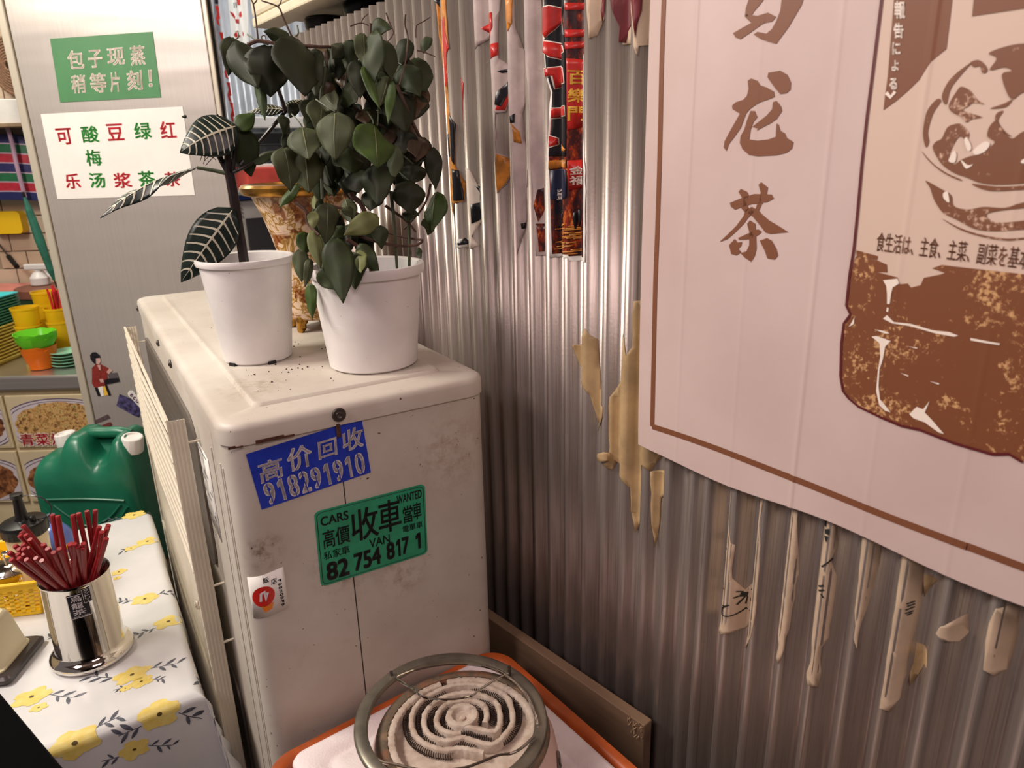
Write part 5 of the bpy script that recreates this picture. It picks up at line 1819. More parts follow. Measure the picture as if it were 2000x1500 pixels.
tag(G().box((.90, 2.72, 1.4755), (1.2, 2.9, 1.487)).build('carton_lid', M_PAPER, None, smooth=0, bevel=.002), 'flat white lid lying across the red cartons', 'lid')
t = thing('microwave_oven', 'cream microwave oven with dark door on the back shelf', 'microwave', (.92, 2.72, 1.0855))
G().box((.735, 2.64, 1.0855), (1.10, 2.92, 1.365)).build('casing', M_WHITEPL, t, smooth=0, bevel=.008)
G().box((.80, 2.628, 1.115), (.965, 2.639, 1.305)).build('door_glass', plain('smoked_glass', (70, 66, 70), .15), t, smooth=0, bevel=.003)
G().box((.970, 2.62, 1.115), (.985, 2.639, 1.305)).build('door_handle', M_BLACKPL, t, smooth=0, bevel=.003)
for zz in frange(1.315, 1.355, 4):
    G().box((.742, 2.634, zz - .003), (.79, 2.639, zz + .003)).build('vent_slot', M_DARK, t, smooth=0)
G().box((.742, 2.634, 1.37), (.83, 2.70, 1.383)).build('blue_label', plain('blue_label', (60, 90, 190), .5), t, smooth=0)
# red characters painted on the back wall
g = G()


def bw(px, py):
    p = onpl(px, py, (0, 3.03, 0), V((0, 1, 0)))
    return (p.x, p.z)


BCs = frange(.4, 1.9, 232)
wallp = tag(None or bpy.data.objects.new('wall_scroll', None), 'white paper scroll with red characters on the pale corrugated back wall', 'scroll')
COL.objects.link(wallp)
WM[wallp.name] = Matrix.Identity(4)
bmap = lambda e: (lambda x, z_: backprof(x, z_) + V((0, -e, 0)))


def bdecal(name, polys, m, e):
    def mk(nm, items):
        g_ = G()
        for vs, fs in items:
            g_.add(*cutmap(vs, fs, bmap(e), BCs))
        return g_.build(nm, m, wallp, smooth=0, recalc=False)
    return split_decal(name, [poly_tris([bw(*q) for q in p]) for p in polys], mk)


B1 = (380, 0, 8.333)
bc_ = lambda pts: cr(*B1, pts)
bdecal('paper', [bc_([(560, -80), (860, -80), (900, 700), (640, 700)])], M_PAPER, .0012)
bdecal('red_print', [bc_(p) for p in ([(700, -30), (765, -40), (775, 70), (720, 70)], [(590, 170), (640, 210), (670, 270), (665, 310), (620, 240)], [(750, 200), (785, 165), (800, 250), (770, 275), (745, 240)], [(665, 310), (750, 300), (745, 385), (680, 370)],
                                  [(655, 560), (690, 490), (705, 560), (765, 570), (760, 600), (680, 600)], [(805, 500), (830, 520), (832, 580), (815, 570)])], M_PRED, .002)
bdecal('black_print', [bc_(p) for p in ([(640, 40), (655, 38), (662, 125), (648, 125)], [(675, 35), (695, 30), (710, 110), (685, 125)])], M_PBLACK, .002)
wl2 = tag(bpy.data.objects.new('narrow_scroll', None), 'narrow dark strip with red characters beside the steel partition', 'scroll')
COL.objects.link(wl2)
WM[wl2.name] = Matrix.Identity(4)
wallp = wl2
bdecal('strip', [bc_([(325, -60), (390, -60), (470, 1000), (560, 1900), (620, 2100), (560, 2100), (480, 1900), (380, 700)])], plain('grey_scroll_paper', (136, 134, 140), .6, var=.2), .0012)
bdecal('red_print', [[(p[0] + dx, p[1] + dy) for p in bc_([(350, 80), (400, 90), (410, 200), (425, 300), (400, 310), (430, 420), (390, 380), (370, 290), (385, 200)])] for dx, dy in ((0, 0), (8, 52), (16, 105), (22, 150), (28, 190))], M_PRED, .002)
bdecal('black_print', [bc_([(340, -40), (385, -40), (395, 60), (350, 50)])], M_PBLACK, .002)

# ---------------------------------------------------------------- appliance standing on the ledge above the wall
t = thing('white_appliance', 'cream white air-conditioning unit on rubber feet above the corrugated wall', 'air conditioner', (.78, 1.3, 1.742))
M_CW = plain('cream_casing', (226, 216, 190), .4, var=.04)
G().box((.600, .62, 1.800), (.98, 1.737, 2.25)).build('casing', M_CW, t, smooth=0, bevel=.008)
G().box((.600, .62, 1.780), (.655, 1.737, 1.7995)).build('base_rail', M_CW, t, smooth=0, bevel=.004)
G().box((.925, .62, 1.780), (.98, 1.737, 1.7995)).build('base_rail', M_CW, t, smooth=0, bevel=.004)
for y in (1.05, 1.24, 1.46, 1.66):
    G().lathe([(.022, .0), (.030, .008), (.046, .036), (.048, .052), (.044, .056)], (.74, y, 1.742), 24).build('rubber_foot', M_BLACKPL, t)
# ---------------------------------------------------------------- table with flowered oilcloth
TZ = .757
TC = V((.127, .984, 0))                    # near right corner of the table
TA = -AW                                   # along the near edge, to the left
TB = AL                                    # along the right edge, away from us
TW_, TL_ = .80, .655


def tb(p, q, z=0.0):
    return TC + TA * p + TB * q + V((0, 0, z))


TM = Matrix(((TA.x, TB.x, 0, TC.x), (TA.y, TB.y, 0, TC.y), (0, 0, 1, 0), (0, 0, 0, 1)))
t = thing('dining_table', 'wooden dining table hidden under the flowered oilcloth', 'table', tb(.4, .33, 0))
G().box((.012, .012, .722), (TW_, TL_, .752), TM).build('table_top', M_WOOD, t, smooth=0, bevel=.004)
for p in (.05, TW_ - .05):
    for q in (.05, TL_ - .05):
        G().box((p - .025, q - .025, 0), (p + .025, q + .025, .7215), TM).build('leg', M_WOOD, t, smooth=0)


def clothpt(p, q, e=0.0):
    """p leftwards from the right edge, q away from the near edge; negative = hanging down"""
    R_ = .014

    def bend(d):
        if d >= 0:
            return d, 0.0
        s = -d
        if s < R_ * 1.57:
            a = s / R_
            return -R_ * math.sin(a), R_ * (1 - math.cos(a))
        s -= R_ * 1.57
        return -R_ - .06 * s, R_ + s * .998
    hp, vp = bend(p)
    hq, vq = bend(q)
    if p < 0 and q < 0:
        m = min(-p, -q)
        vd = max(vp, vq) + .10 * min(vp, vq)
        hp -= .30 * m * (1 if vp < vq else .45)
        hq -= .30 * m * (1 if vq < vp else .45)
    else:
        vd = max(vp, vq)
    w = .004 * math.sin(q * 24 + 1) * min(1, max(0, -p) / .1) + 0
    w2 = .006 * math.sin(p * 19) * min(1, max(0, -q) / .1)
    up = .0006 * math.sin(p * 31 + q * 17)
    return tb(hp - w - (e if p < -.005 else 0), hq - w2 - (e if q < -.005 and p >= -.005 else 0), TZ - vd + up + (e if (p >= -.02 and q >= -.02) else e * .5))


k = NT('oilcloth_ground')
_f = k.noise(14, 4)
k.col(k.ramp(_f, [(.35, (214, 214, 214)), (.7, (204, 205, 206))]))
k.bump(k.noise(18, 3), .12, .004)
k.set(.34)
cl = thing('tablecloth', 'white oilcloth printed with yellow flowers draped over the dining table', 'tablecloth', tb(.4, .33, TZ))
us = [-.30, -.26, -.22, -.18, -.14, -.10, -.075, -.05] + frange(-.03, 0, 10) + frange(.02, .80, 40)
vs_ = [-.30, -.26, -.22, -.18, -.14, -.10, -.075, -.05] + frange(-.03, 0, 10) + frange(.02, .645, 32) + [.652, .657]
G().grid(lambda p, q: clothpt(p, q), us, vs_).build('cloth', k.m, cl, smooth=80, solid=.0006, offset=0)
M_PETAL = plain('yellow_flower_print', (228, 210, 128), .4, c2=(222, 196, 96), vscale=90)
M_LEAFP = plain('grey_leaf_print', (92, 96, 108), .4, var=.35, vscale=70)
M_EYE = plain('dark_flower_eye', (84, 70, 34), .4)
gp, gl, ge = G(), G(), G()
TUC = frange(-.30, .8, 90)
TVC = frange(-.30, .66, 80)
tpx = lambda px, py: (lambda d: (d.dot(TA), d.dot(TB)))(onz(px, py, TZ) - TC)


def flower(p, q, r, seed, small=False):
    rr_ = random.Random(seed)
    a0 = rr_.uniform(0, 6.28)
    pts = []
    n = 40
    for i in range(n):
        a = 6.2832 * i / n
        rad = r * (.72 + .28 * abs(math.sin(2.5 * a + a0)) + rr_.uniform(-.07, .07))
        pts.append((p + rad * math.cos(a) * 1.15, q + rad * math.sin(a) * .85))
    v, f = poly_tris(pts)
    gp.add(*cutmap(v, f, lambda a, b: clothpt(a, b, .0007), TUC, TVC))
    v, f = poly_tris([(p + r * .14 * math.cos(a), q + r * .11 * math.sin(a)) for a in frange(0, 6.28, 9)[:-1]])
    ge.add([clothpt(a, b, .0011) for a, b in v], f)
    if small:
        return
    for s in (1, -1):
        b0 = rr_.uniform(-.5, .5) + (0 if s > 0 else math.pi)
        x, y = p + r * 1.0 * math.cos(b0), q + r * .8 * math.sin(b0)
        L = r * rr_.uniform(1.1, 1.8)
        ex, ey = x + L * math.cos(b0 + .3), y + L * math.sin(b0 + .3)
        v, f = stroke_poly([(x, y), ((x + ex) / 2 + .002, (y + ey) / 2), (ex, ey)], .0012)
        gl.add([clothpt(a, b, .0006) for a, b in v], f)
        for j in range(rr_.choice((3, 4, 5))):
            u = (j + .6) / 4.5
            cx, cy = x + (ex - x) * u, y + (ey - y) * u
            an = b0 + .3 + (.8 if j % 2 else -.8)
            ll = r * rr_.uniform(.5, .85)
            lw = ll * .30
            lp = []
            for w in frange(0, 1, 7):
                lp.append((cx + ll * w * math.cos(an) - lw * math.sin(math.pi * w) ** .8 * .5 * math.sin(an), cy + ll * w * math.sin(an) + lw * math.sin(math.pi * w) ** .8 * .5 * math.cos(an)))
            for w in reversed(frange(.1, .9, 5)):
                lp.append((cx + ll * w * math.cos(an) + lw * math.sin(math.pi * w) ** .8 * .5 * math.sin(an), cy + ll * w * math.sin(an) - lw * math.sin(math.pi * w) ** .8 * .5 * math.cos(an)))
            v, f = poly_tris(lp)
            gl.add(*cutmap(v, f, lambda a, b: clothpt(a, b, .0006), TUC, TVC))


fl = [(262, 1006, .022), (288, 1058, .021), (256, 1071, .012), (232, 1118, .013), (228, 1130, .008), (283, 1170, .021), (329, 1214, .022), (258, 1318, .024), (276, 1332, .016), (245, 1345, .008),
      (62, 1362, .024), (76, 1383, .011), (310, 1388, .026), (144, 1446, .028), (140, 1240, .016), (50, 1060, .02), (120, 1090, .02)]
for i, (x, y, r) in enumerate(fl):
    p, q = tpx(x, y)
    flower(p, q, r, 60 + i, r < .014)
for i, (p, q, r) in enumerate(((.085, -.055, .018), (-.065, .03, .022), (-.10, .012, .015), (.20, -.12, .024), (.05, -.17, .02), (-.06, .20, .022), (-.08, .42, .024), (-.19, .12, .022), (.33, -.08, .022), (.45, .08, .024), (.55, .3, .024), (.42, .45, .024), (.62, .12, .02), (.30, .58, .022))):
    flower(p, q, r, 90 + i)
for nm, g_, m in (('flower_print', gp, M_PETAL), ('leaf_print', gl, M_LEAFP), ('flower_eye_print', ge, M_EYE)):
    g_.build(nm, m, cl, smooth=60, recalc=False)['kind'] = 'stuff'

# ---------------------------------------------------------------- chopstick cup
TS = TZ + .0012
CC = V((.0252, 1.172, TS))
CR = .0482
cu_ = thing('chopstick_holder', 'polished steel cup with flared foot full of red chopsticks on the oilcloth', 'holder', CC)
CH = .147
G().lathe([(.0, .003), (.052, 0), (.0575, .002), (.0598, .007), (.0585, .012), (.0535, .016), (.0505, .0185), (CR + .0002, .023), (CR, CH - .004), (CR + .0009, CH - .001), (CR + .0005, CH), (CR - .0011, CH - .002), (CR - .0015, .02), (0, .018)], CC, 72, False, False).build('cup', M_CHROME, cu_, smooth=50)
# dark word label on the cup
va = math.atan2(-CC.y, -CC.x)
q_ = onpl(157, 1180, CC - VH * .0475, VH)
la = math.atan2((q_ - CC).y, (q_ - CC).x) + .0


def cupmap(s, t_, e=.0006):
    a = la + (s - .5) * .66
    return CC + V((math.cos(a) * (CR + .0002 + e), math.sin(a) * (CR + .0002 + e), (.141 - .045 * t_)))


cuts = frange(0, 1.6, 17)
g = G()
v, f = poly_tris([(0, .12), (.64, .12), (.64, 0), (1, 0), (1, .52), (.86, .52), (.86, 1), (0, 1)])
lbl = None
g.add(*cutmap(v, f, lambda a, b: cupmap(a, b), cuts))
lbl = g.build('name_label', M_PBLACK, cu_, smooth=60, recalc=False)
g = G()
for ch, y0, y1 in (('烏', .16, .38), ('龍', .41, .64), ('茶', .67, .88)):
    text_fit(g, ch, lambda a, b: cupmap(a, b, .0011), .14, y0, .60 if ch != '茶' else .66, y1, .012, cuts)
for i, ch in enumerate('サントリー'):
    text_fit(g, ch if ch != 'ー' else '|', lambda a, b: cupmap(a, b, .0011), .72 if ch != 'ー' else .80, .04 + i * .093, .93 if ch != 'ー' else .84, .115 + i * .093, .01, cuts)
for i, ch in enumerate('OOLONG'):
    text_fit(g, ch, lambda a, b: cupmap(a, b, .0011), .12 + i * .11, .92, .21 + i * .11, .97, .0, cuts)
for path in ([(.02, .135), (.64, .135)], [(.655, .015), (.985, .015), (.985, .505), (.66, .505), (.655, .015)], [(.02, .135), (.02, .985), (.845, .985), (.845, .52)]):
    v, f = stroke_poly(path, .018)
    g.add(*cutmap(v, f, lambda a, b: cupmap(a, b, .0010), cuts))
g.build('lettering', M_WPRINT, lbl, smooth=0, recalc=False)

M_CHOP = plain('red_lacquer', (150, 34, 40), .42, var=.12, vscale=60)
tips = cr(0, 930, 3.571, [(365, 268), (402, 275), (508, 268), (547, 257), (606, 242), (665, 235), (693, 352), (757, 340), (748, 362), (710, 388), (742, 434), (158, 343), (148, 388), (136, 412), (178, 408), (208, 440), (103, 485), (128, 508), (158, 475), (163, 505), (192, 500),
                          (63, 532), (76, 580), (122, 542), (130, 570), (163, 542), (182, 580), (248, 570), (290, 588), (302, 475), (330, 505), (372, 530), (412, 505), (486, 475), (520, 470), (541, 488), (576, 496), (582, 468), (498, 468)])
lab_special = {0: 'left one of the two tall red chopsticks standing close together', 1: 'right one of the two tall red chopsticks standing close together', 4: 'tall upright red chopstick left of the tallest one', 5: 'tallest upright red chopstick in the steel cup',
               11: 'red chopstick rising highest above the left bundle', 21: 'red chopstick leaning farthest left over the cup rim', 22: 'lowest red chopstick leaning left out of the steel cup', 10: 'short red chopstick leaning at the right rim of the cup'}
ORD = ['first', 'second', 'third', 'fourth', 'fifth', 'sixth', 'seventh', 'eighth', 'ninth', 'tenth', 'eleventh', 'twelfth', 'thirteenth', 'fourteenth', 'fifteenth', 'sixteenth', 'seventeenth', 'eighteenth', 'nineteenth', 'twentieth']


def chop_label(i):
    """which bundle, and which tip of it counted from the left"""
    x = tips[i][0]
    lo, hi, nm = ((0, 70, 'red chopstick leaning far left over the rim'), (70, 165, 'red chopstick leaning toward the viewer in mid cup'), (165, 300, 'red chopstick standing at the right of the cup'))[0 if x < 70 else 1 if x < 165 else 2]
    mates = sorted(j for j in range(len(tips)) if lo <= tips[j][0] < hi and j not in lab_special)
    mates.sort(key=lambda j: tips[j][0])
    return nm + ', ' + ORD[mates.index(i)] + ' tip from the left'


rr = random.Random(2)
for i, (px, py) in enumerate(tips):
    best = None
    for k_ in range(900):
        a, rad = rr.uniform(0, 6.283), .040 * math.sqrt(rr.random())
        b = CC + V((rad * math.cos(a), rad * math.sin(a), .0195))
        off = rr.uniform(-.085, .085)
        tp_ = onpl(px, py, CC + VH * off, VH)
        d = tp_ - b
        L = d.length
        if d.z < .08:
            continue
        rim = b + d * ((CC.z + CH - b.z) / d.z)
        hr = math.hypot(rim.x - CC.x, rim.y - CC.y)
        cost = abs(L - .228) * 3 + max(0, hr - .0435) * 60 + abs(off) * .3
        if best is None or cost < best[0]:
            best = (cost, b, tp_)
    _, b, tp_ = best
    d = (tp_ - b)
    g = G()
    g.tube([b, b + d * .35, tp_ - d * .02, tp_ - d.normalized() * .0006, tp_], [.0020, .0028, .0038, .0037, .0032], 10)
    o = g.build('chopstick', M_CHOP, None, smooth=50)
    tag(o, lab_special.get(i) or chop_label(i), 'chopstick', 'chopsticks in the steel cup')

# ---------------------------------------------------------------- yellow basket and the things in it
M_YB = plain('yellow_basket_plastic', (246, 200, 20), .38)
bA = V((-.0205, 1.335, 0))                 # near right corner
ue = V((.42, .907, 0)).normalized()
ve = V((-ue.y, ue.x, 0))
BW, BL_, BH = .26, .165, .068
bk = thing('condiment_basket', 'yellow plastic basket with slotted sides holding condiments', 'basket', bA + ve * .13 + V((0, 0, TS)))
# ve points to the left of the photo


def bpx(u, v, z):
    s = 1 - .10 * (1 - z / BH)
    return bA + ue * (BL_ / 2 + (u - .5) * BL_ * s) + ve * (BW / 2 + (v - .5) * BW * s) + V((0, 0, TS + z))


def side(fn, n, name):
    """a wall of the basket: bars and bands around square holes"""
    g_ = G()

    def bar(s0, s1, z0, z1):
        t0, t1 = 0.0, .0022
        vs = [fn(s, z, tt) for tt in (t0, t1) for z in (z0, z1) for s in (s0, s1)]
        g_.add(vs, [(0, 1, 3, 2), (4, 6, 7, 5), (0, 4, 5, 1), (2, 3, 7, 6), (0, 2, 6, 4), (1, 5, 7, 3)])
    bar(0, 1, 0, .008)
    bar(0, 1, .050, BH)
    for z in (.0155, .0235, .0315, .0395, .0475):
        bar(0, 1, z - .0016, z + .0016)
    for s in frange(0, 1, n + 1):
        w = .24 / n
        bar(max(0, s - w), min(1, s + w), .006, .054)
    return g_.build(name, M_YB, bk, smooth=0)


inn = lambda p, z, tt, dirn: p + dirn * tt
side(lambda s, z, tt: bpx(0, s, z) + ue * tt, 16, 'slotted_side')
side(lambda s, z, tt: bpx(1, s, z) - ue * tt, 16, 'slotted_side')
side(lambda s, z, tt: bpx(s, 0, z) + ve * tt, 10, 'slotted_side')
side(lambda s, z, tt: bpx(s, 1, z) - ve * tt, 10, 'slotted_side')
G().add([bpx(u, v, z) for z in (.0, .003) for u, v in ((0.01, .01), (.99, .01), (.99, .99), (.01, .99))], [(0, 1, 2, 3), (4, 7, 6, 5), (0, 4, 5, 1), (1, 5, 6, 2), (2, 6, 7, 3), (3, 7, 4, 0)]).build('base', M_YB, bk, smooth=0)
rimp = [bpx(u, v, BH) for u, v in rrect(-.01, -.006, 1.01, 1.006, .05, 4)]
G().tube(rimp, .0034, 8, closed=True).build('rim', M_YB, bk)


def ing(px, py, z):
    return onz(px, py, z)


bz = TS + .0042
# squeeze bottle
pc = onz(44, 1015, bz + .155)
p = V((pc.x, pc.y, bz))
t = thing('squeeze_bottle', 'clear squeeze bottle of pale sauce with black ribbed cap and nozzle', 'bottle', p)
k = NT('pale_sauce_plastic')
k.col((226, 208, 168))
k.set(.25)
G().lathe([(0, .0), (.028, 0), (.0315, .004), (.032, .03), (.0305, .09), (.032, .118), (.032, .128), (.028, .131)], p, 40, True, True).build('bottle_body', k.m, t)
g = G()
n = 56
loops = []
for r, z in ((.0335, .130), (.0355, .1315), (.0358, .146)):
    loops.append([p + V(((r + (.0007 if q % 2 else -.0003)) * math.cos(6.2832 * q / n), (r + (.0007 if q % 2 else -.0003)) * math.sin(6.2832 * q / n), z)) for q in range(n)])
for r, z in ((.0355, .150), (.034, .1525), (.012, .1565)):
    loops.append([p + V((r * math.cos(6.2832 * q / n), r * math.sin(6.2832 * q / n), z)) for q in range(n)])
g.loft(loops)
cap = g.build('ribbed_cap', M_BLACKPL, t, smooth=30)
G().lathe([(.0125, .156), (.0095, .162), (.0070, .194), (.0068, .196), (.0092, .1965), (.0095, .204), (.006, .2045)], p, 20).build('nozzle', M_BLACKPL, cap)
r0 = E1 * .8
G().tube(smooth_path([p + V((0, 0, .200)) + E1 * .008, p + E1 * .030 + V((0, 0, .2005)), p + E1 * .048 + V((0, 0, .192)), p + E1 * .055 + V((0, 0, .176)), p + E1 * .046 + V((0, 0, .160)), p + E1 * .026 + V((0, 0, .155))], 6), .0011, 6).build('cap_strap', M_BLACKPL, cap)
G().lathe([(.005, .154), (.005, .163), (.003, .165)], p + E1 * .021 - E2 * .004, 12).build('plug', M_BLACKPL, cap)
# steel sugar pot
pc = bA + ue * .052 + ve * .066
p = V((pc.x, pc.y, bz))
t = thing('sugar_pot', 'small polished steel sugar pot with domed lid in the yellow basket', 'pot', p)
G().lathe([(.0, 0), (.028, 0), (.034, .008), (.036, .03), (.0355, .066), (.0375, .068), (.0345, .066)], p, 44, True, False).build('pot_body', M_CHROME, t)
ld = G().lathe([(.0372, .0685), (.0378, .0695), (.034, .073), (.022, .079), (.008, .081), (0, .0812)], p, 44, True, False).build('lid', M_CHROME, t)
G().tube(smooth_path([p + V((-.006, .004, .0805)), p + V((-.006, .004, .096)), p + V((0, 0, .0995)), p + V((.006, -.004, .096)), p + V((.006, -.004, .0805))], 4), .0026, 8).build('lid_knob', M_CHROME, ld)
sp0 = p + V((.030, .016, .066))
G().tube([sp0, sp0 + V((.012, .010, .020)), sp0 + V((.016, .014, .024))], [.003, .004, .003], 8).build('spoon_handle', M_CHROME, t)
# blue lid jar
pc = onz(106, 1040, bz + .085)
p = V((pc.x, pc.y, bz))
M_BLUE = plain('blue_enamel', (96, 120, 198), .18)
t = thing('blue_lidded_jar', 'small jar with shiny domed blue lid behind the red chopsticks', 'jar', p)
G().lathe([(0, 0), (.022, 0), (.026, .006), (.026, .05), (.024, .054)], p, 32).build('jar_body', plain('jar_glass', (206, 206, 202), .15), t)
G().lathe([(.0285, .050), (.030, .058), (.0305, .068), (.027, .085), (.018, .098), (.008, .104), (0, .105)], p, 36, True, False).build('lid', M_BLUE, t)
G().lathe([(.003, .104), (.003, .112), (.008, .116), (.008, .122), (0, .125)], p, 16, True, False).build('lid_knob', plain('slate_knob', (84, 88, 108), .4), t)
# napkin box
n0, n1 = onz(20, 1341, TS), onz(92, 1251, TS)
dx = (n1 - n0).normalized()
dy = V((-dx.y, dx.x, 0))
NL = (n1 - n0).length
NMx = Matrix(((dx.x, dy.x, 0, n0.x), (dx.y, dy.y, 0, n0.y), (0, 0, 1, TS), (0, 0, 0, 1)))
t = thing('napkin_box', 'beige tapered plastic napkin box on a dark brown base', 'napkin box', NMx @ V((.05, .1, 0)))
G().loft([[NMx @ V((x, y, z)) for x, y in rrect(i_, i_, NL - i_, .22 - i_, .008, 4)] for i_, z in ((.004, 0), (0, .004), (0, .010), (.004, .014))]).build('base', plain('dark_brown_base', (54, 46, 46), .35), t)
G().loft([[NMx @ V((x, y, z)) for x, y in rrect(.010 + i_, .014 + i_ * .6, NL - .012 - i_ * .8, .21 - i_ * .5, .010, 5)] for i_, z in ((0, .0142), (0, .017), (.0035, .019), (.016, .078), (.019, .0845), (.024, .088))]).build('cover', plain('beige_plastic', (206, 196, 164), .38, bump=.15, bscale=500), t)
# dark padded chair back at the lower left
d0, d1 = onz(0, 1325, .95), onz(160, 1510, .95)
ch = thing('black_chair', 'black padded chair back cut off at the lower left corner', 'chair', (-.28, .86, 0))
M_BLKCL = plain('black_cloth', (7, 6, 8), .95, bump=.2, bscale=300, spec=.05)
ax_ = (d1 - d0).normalized()
ay_ = V((-ax_.y, ax_.x, 0))
if ay_.x > 0:
    ay_ = -ay_
CMx = Matrix(((ax_.x, ay_.x, 0, d0.x), (ax_.y, ay_.y, 0, d0.y), (0, 0, 1, 0), (0, 0, 0, 1)))
loops = []
for z, i_ in ((.56, .01), (.58, 0), (.90, 0), (.94, .004), (.95, .012)):
    loops.append([CMx @ V((x, y + .004, z)) for x, y in rrect(-.05 + i_, i_ * .5, .40 - i_, .05 - i_ * .5, .014, 5)])
G().loft(loops).build('backrest', M_BLKCL, ch)
G().loft([[CMx @ V((x, y + .05, z)) for x, y in rrect(-.04, .01, .38, .40, .04, 5)] for z in (.40, .46)]).build('seat', M_BLKCL, ch, bevel=.01)
for x in (-.02, .36):
    for y in (.02, .40):
        G().tube([CMx @ V((x, y + .03, 0)), CMx @ V((x, y + .03, .42 if y > .1 else .60))], .011, 10).build('leg', M_DARK, ch)

# ---------------------------------------------------------------- green jerrycan on a stool
J0 = V((.19, 1.722, 0))
je, jd = E1, E2                     # near edge at J0; length runs to the left, depth away
M_JER = NT('green_jerry_plastic')
_f = M_JER.noise(9, 4)
M_JER.col(M_JER.ramp(_f, [(.3, (26, 112, 84)), (.7, (20, 94, 70))]))
M_JER.bump(M_JER.noise(60, 3), .08, .002)
M_JER.set(.34)
M_JER = M_JER.m
ZB = .552
JL, JD = .245, .158
jc = thing('jerrycan', 'green plastic jerrycan with two white screw caps behind the oilcloth table', 'jerrycan', J0 - je * .12 + jd * .08 + V((0, 0, ZB)))


def jp(s, d, z):
    return J0 - je * s + jd * d + V((0, 0, ZB + z))


# body: rounded box whose shoulders slope to the caps, with two humps and a hollow for the hand
body = G()
ns, nd = 40, 14


def jtop(s):
    x = s / JL
    h = .306
    for c_, w_, a_ in ((.13, .11, .046), (.56, .13, .048)):
        h += a_ * math.exp(-((x - c_) / w_) ** 4)
    h -= .02 * (max(0, abs(x - .5) - .40) / .1) ** 2
    h -= .012 * math.exp(-((x - .36) / .10) ** 2)
    return h


def jrow(z01, d):
    pass


verts = []
prof_s = frange(0, 1, ns)


def jpoint(u, v, w):
    """u along the length, v along the depth, w up; corners rounded"""
    def rnd(a, r):
        return a
    s, d = u * JL, v * JD
    top = jtop(s)
    z = w * top
    return s, d, z


g = G()
ring_pts = []
def ringxy(rad=.030, n=10, m=22):
    pts = []
    for k in range(m):
        pts.append((JL * 0 + rad + (JL - 2 * rad) * k / m, 0.0))
    for k in range(n):
        a = -math.pi / 2 + math.pi / 2 * k / n
        pts.append((JL - rad + rad * math.cos(a), rad + rad * math.sin(a)))
    for k in range(6):
        pts.append((JL, rad + (JD - 2 * rad) * k / 6))
    for k in range(n):
        a = math.pi / 2 * k / n
        pts.append((JL - rad + rad * math.cos(a), JD - rad + rad * math.sin(a)))
    for k in range(m):
        pts.append((JL - rad - (JL - 2 * rad) * k / m, JD))
    for k in range(n):
        a = math.pi / 2 + math.pi / 2 * k / n
        pts.append((rad + rad * math.cos(a), JD - rad + rad * math.sin(a)))
    for k in range(6):
        pts.append((0.0, JD - rad - (JD - 2 * rad) * k / 6))
    for k in range(n):
        a = math.pi + math.pi / 2 * k / n
        pts.append((rad + rad * math.cos(a), rad + rad * math.sin(a)))
    return pts


base_ring = ringxy()
cx_, cy_ = JL / 2, JD / 2
loops = []
for sc_, zf in ((.90, 0), (.97, .006), (1, .02), (1, .12), (1, .2), (1, .245)):
    loops.append([jp(cx_ + (x - cx_) * (1 - (1 - sc_) * .7), cy_ + (y - cy_) * sc_, zf) for x, y in base_ring])
for k in range(1, 7):
    a = k / 6 * math.pi / 2
    ins = .046 * (1 - math.cos(a))
    lp = []
    for x, y in base_ring:
        sx = (cx_ - ins * .8) / cx_
        sy = (cy_ - ins) / cy_
        X, Y = cx_ + (x - cx_) * sx, cy_ + (y - cy_) * sy
        zt = jtop(min(JL, max(0, X)))
        lp.append(jp(X, Y, .245 + (zt - .245) * math.sin(a)))
    loops.append(lp)
for sc_ in (.66, .33, .02):
    lp = []
    for x, y in base_ring:
        X, Y = cx_ + (x - cx_) * ((cx_ - .037) / cx_), cy_ + (y - cy_) * ((cy_ - .046) / cy_) * sc_
        lp.append(jp(X, Y, jtop(min(JL, max(0, X)))))
    loops.append(lp)
g.loft(loops)
jb = g.build('can_body', M_JER, jc, smooth=60)
# scooped hand hollow shading edge, bar handle, pressed triangle
G().tube(smooth_path([jp(.030, JD / 2, .338), jp(.055, JD / 2, .345), jp(.088, JD / 2, .345), jp(.120, JD / 2, .345), jp(.150, JD / 2, .338)], 5), .0135, 12).build('handle_bar', M_JER, jc)
for pts in ([jp(.030, -.001, .205), jp(.12, -.0015, .212), jp(.215, -.001, .212)], [jp(.040, -.001, .196), jp(.070, -.001, .165), jp(.105, -.0015, .145), jp(.120, -.0015, .142), jp(.138, -.0015, .146), jp(.168, -.0015, .170), jp(.196, -.001, .198)],
            [jp(.025, -.001, .190), jp(.05, -.001, .155), jp(.075, -.001, .12)], [jp(.220, -.001, .195), jp(.19, -.001, .150), jp(.165, -.001, .115)], [jp(.090, -.001, .105), jp(.105, -.001, .125), jp(.125, -.001, .128), jp(.142, -.001, .110)]):
    G().tube(smooth_path(pts, 5), .0028, 6).build('moulded_rib', M_JER, jb)


def screwcap(c, nrm, r, h):
    q = V(nrm).to_track_quat('Z', 'Y').to_matrix()
    loops = []
    n = 48
    for rr_, z, rib in ((r * .98, -.010, 0), (r, 0, 1), (r, h * .8, 1), (r * .97, h * .95, 0), (r * .88, h, 0), (r * .74, h, 0), (r * .66, h - .004, 0), (0.0005, h - .005, 0)):
        loops.append([V(c) + q @ V((rr_ * (1 + (.028 if rib and k % 4 < 2 else 0)) * math.cos(6.2832 * k / n), rr_ * (1 + (.028 if rib and k % 4 < 2 else 0)) * math.sin(6.2832 * k / n), z)) for k in range(n)])
    return G().loft(loops).build('screw_cap', M_WHITEPL, jc, smooth=30)


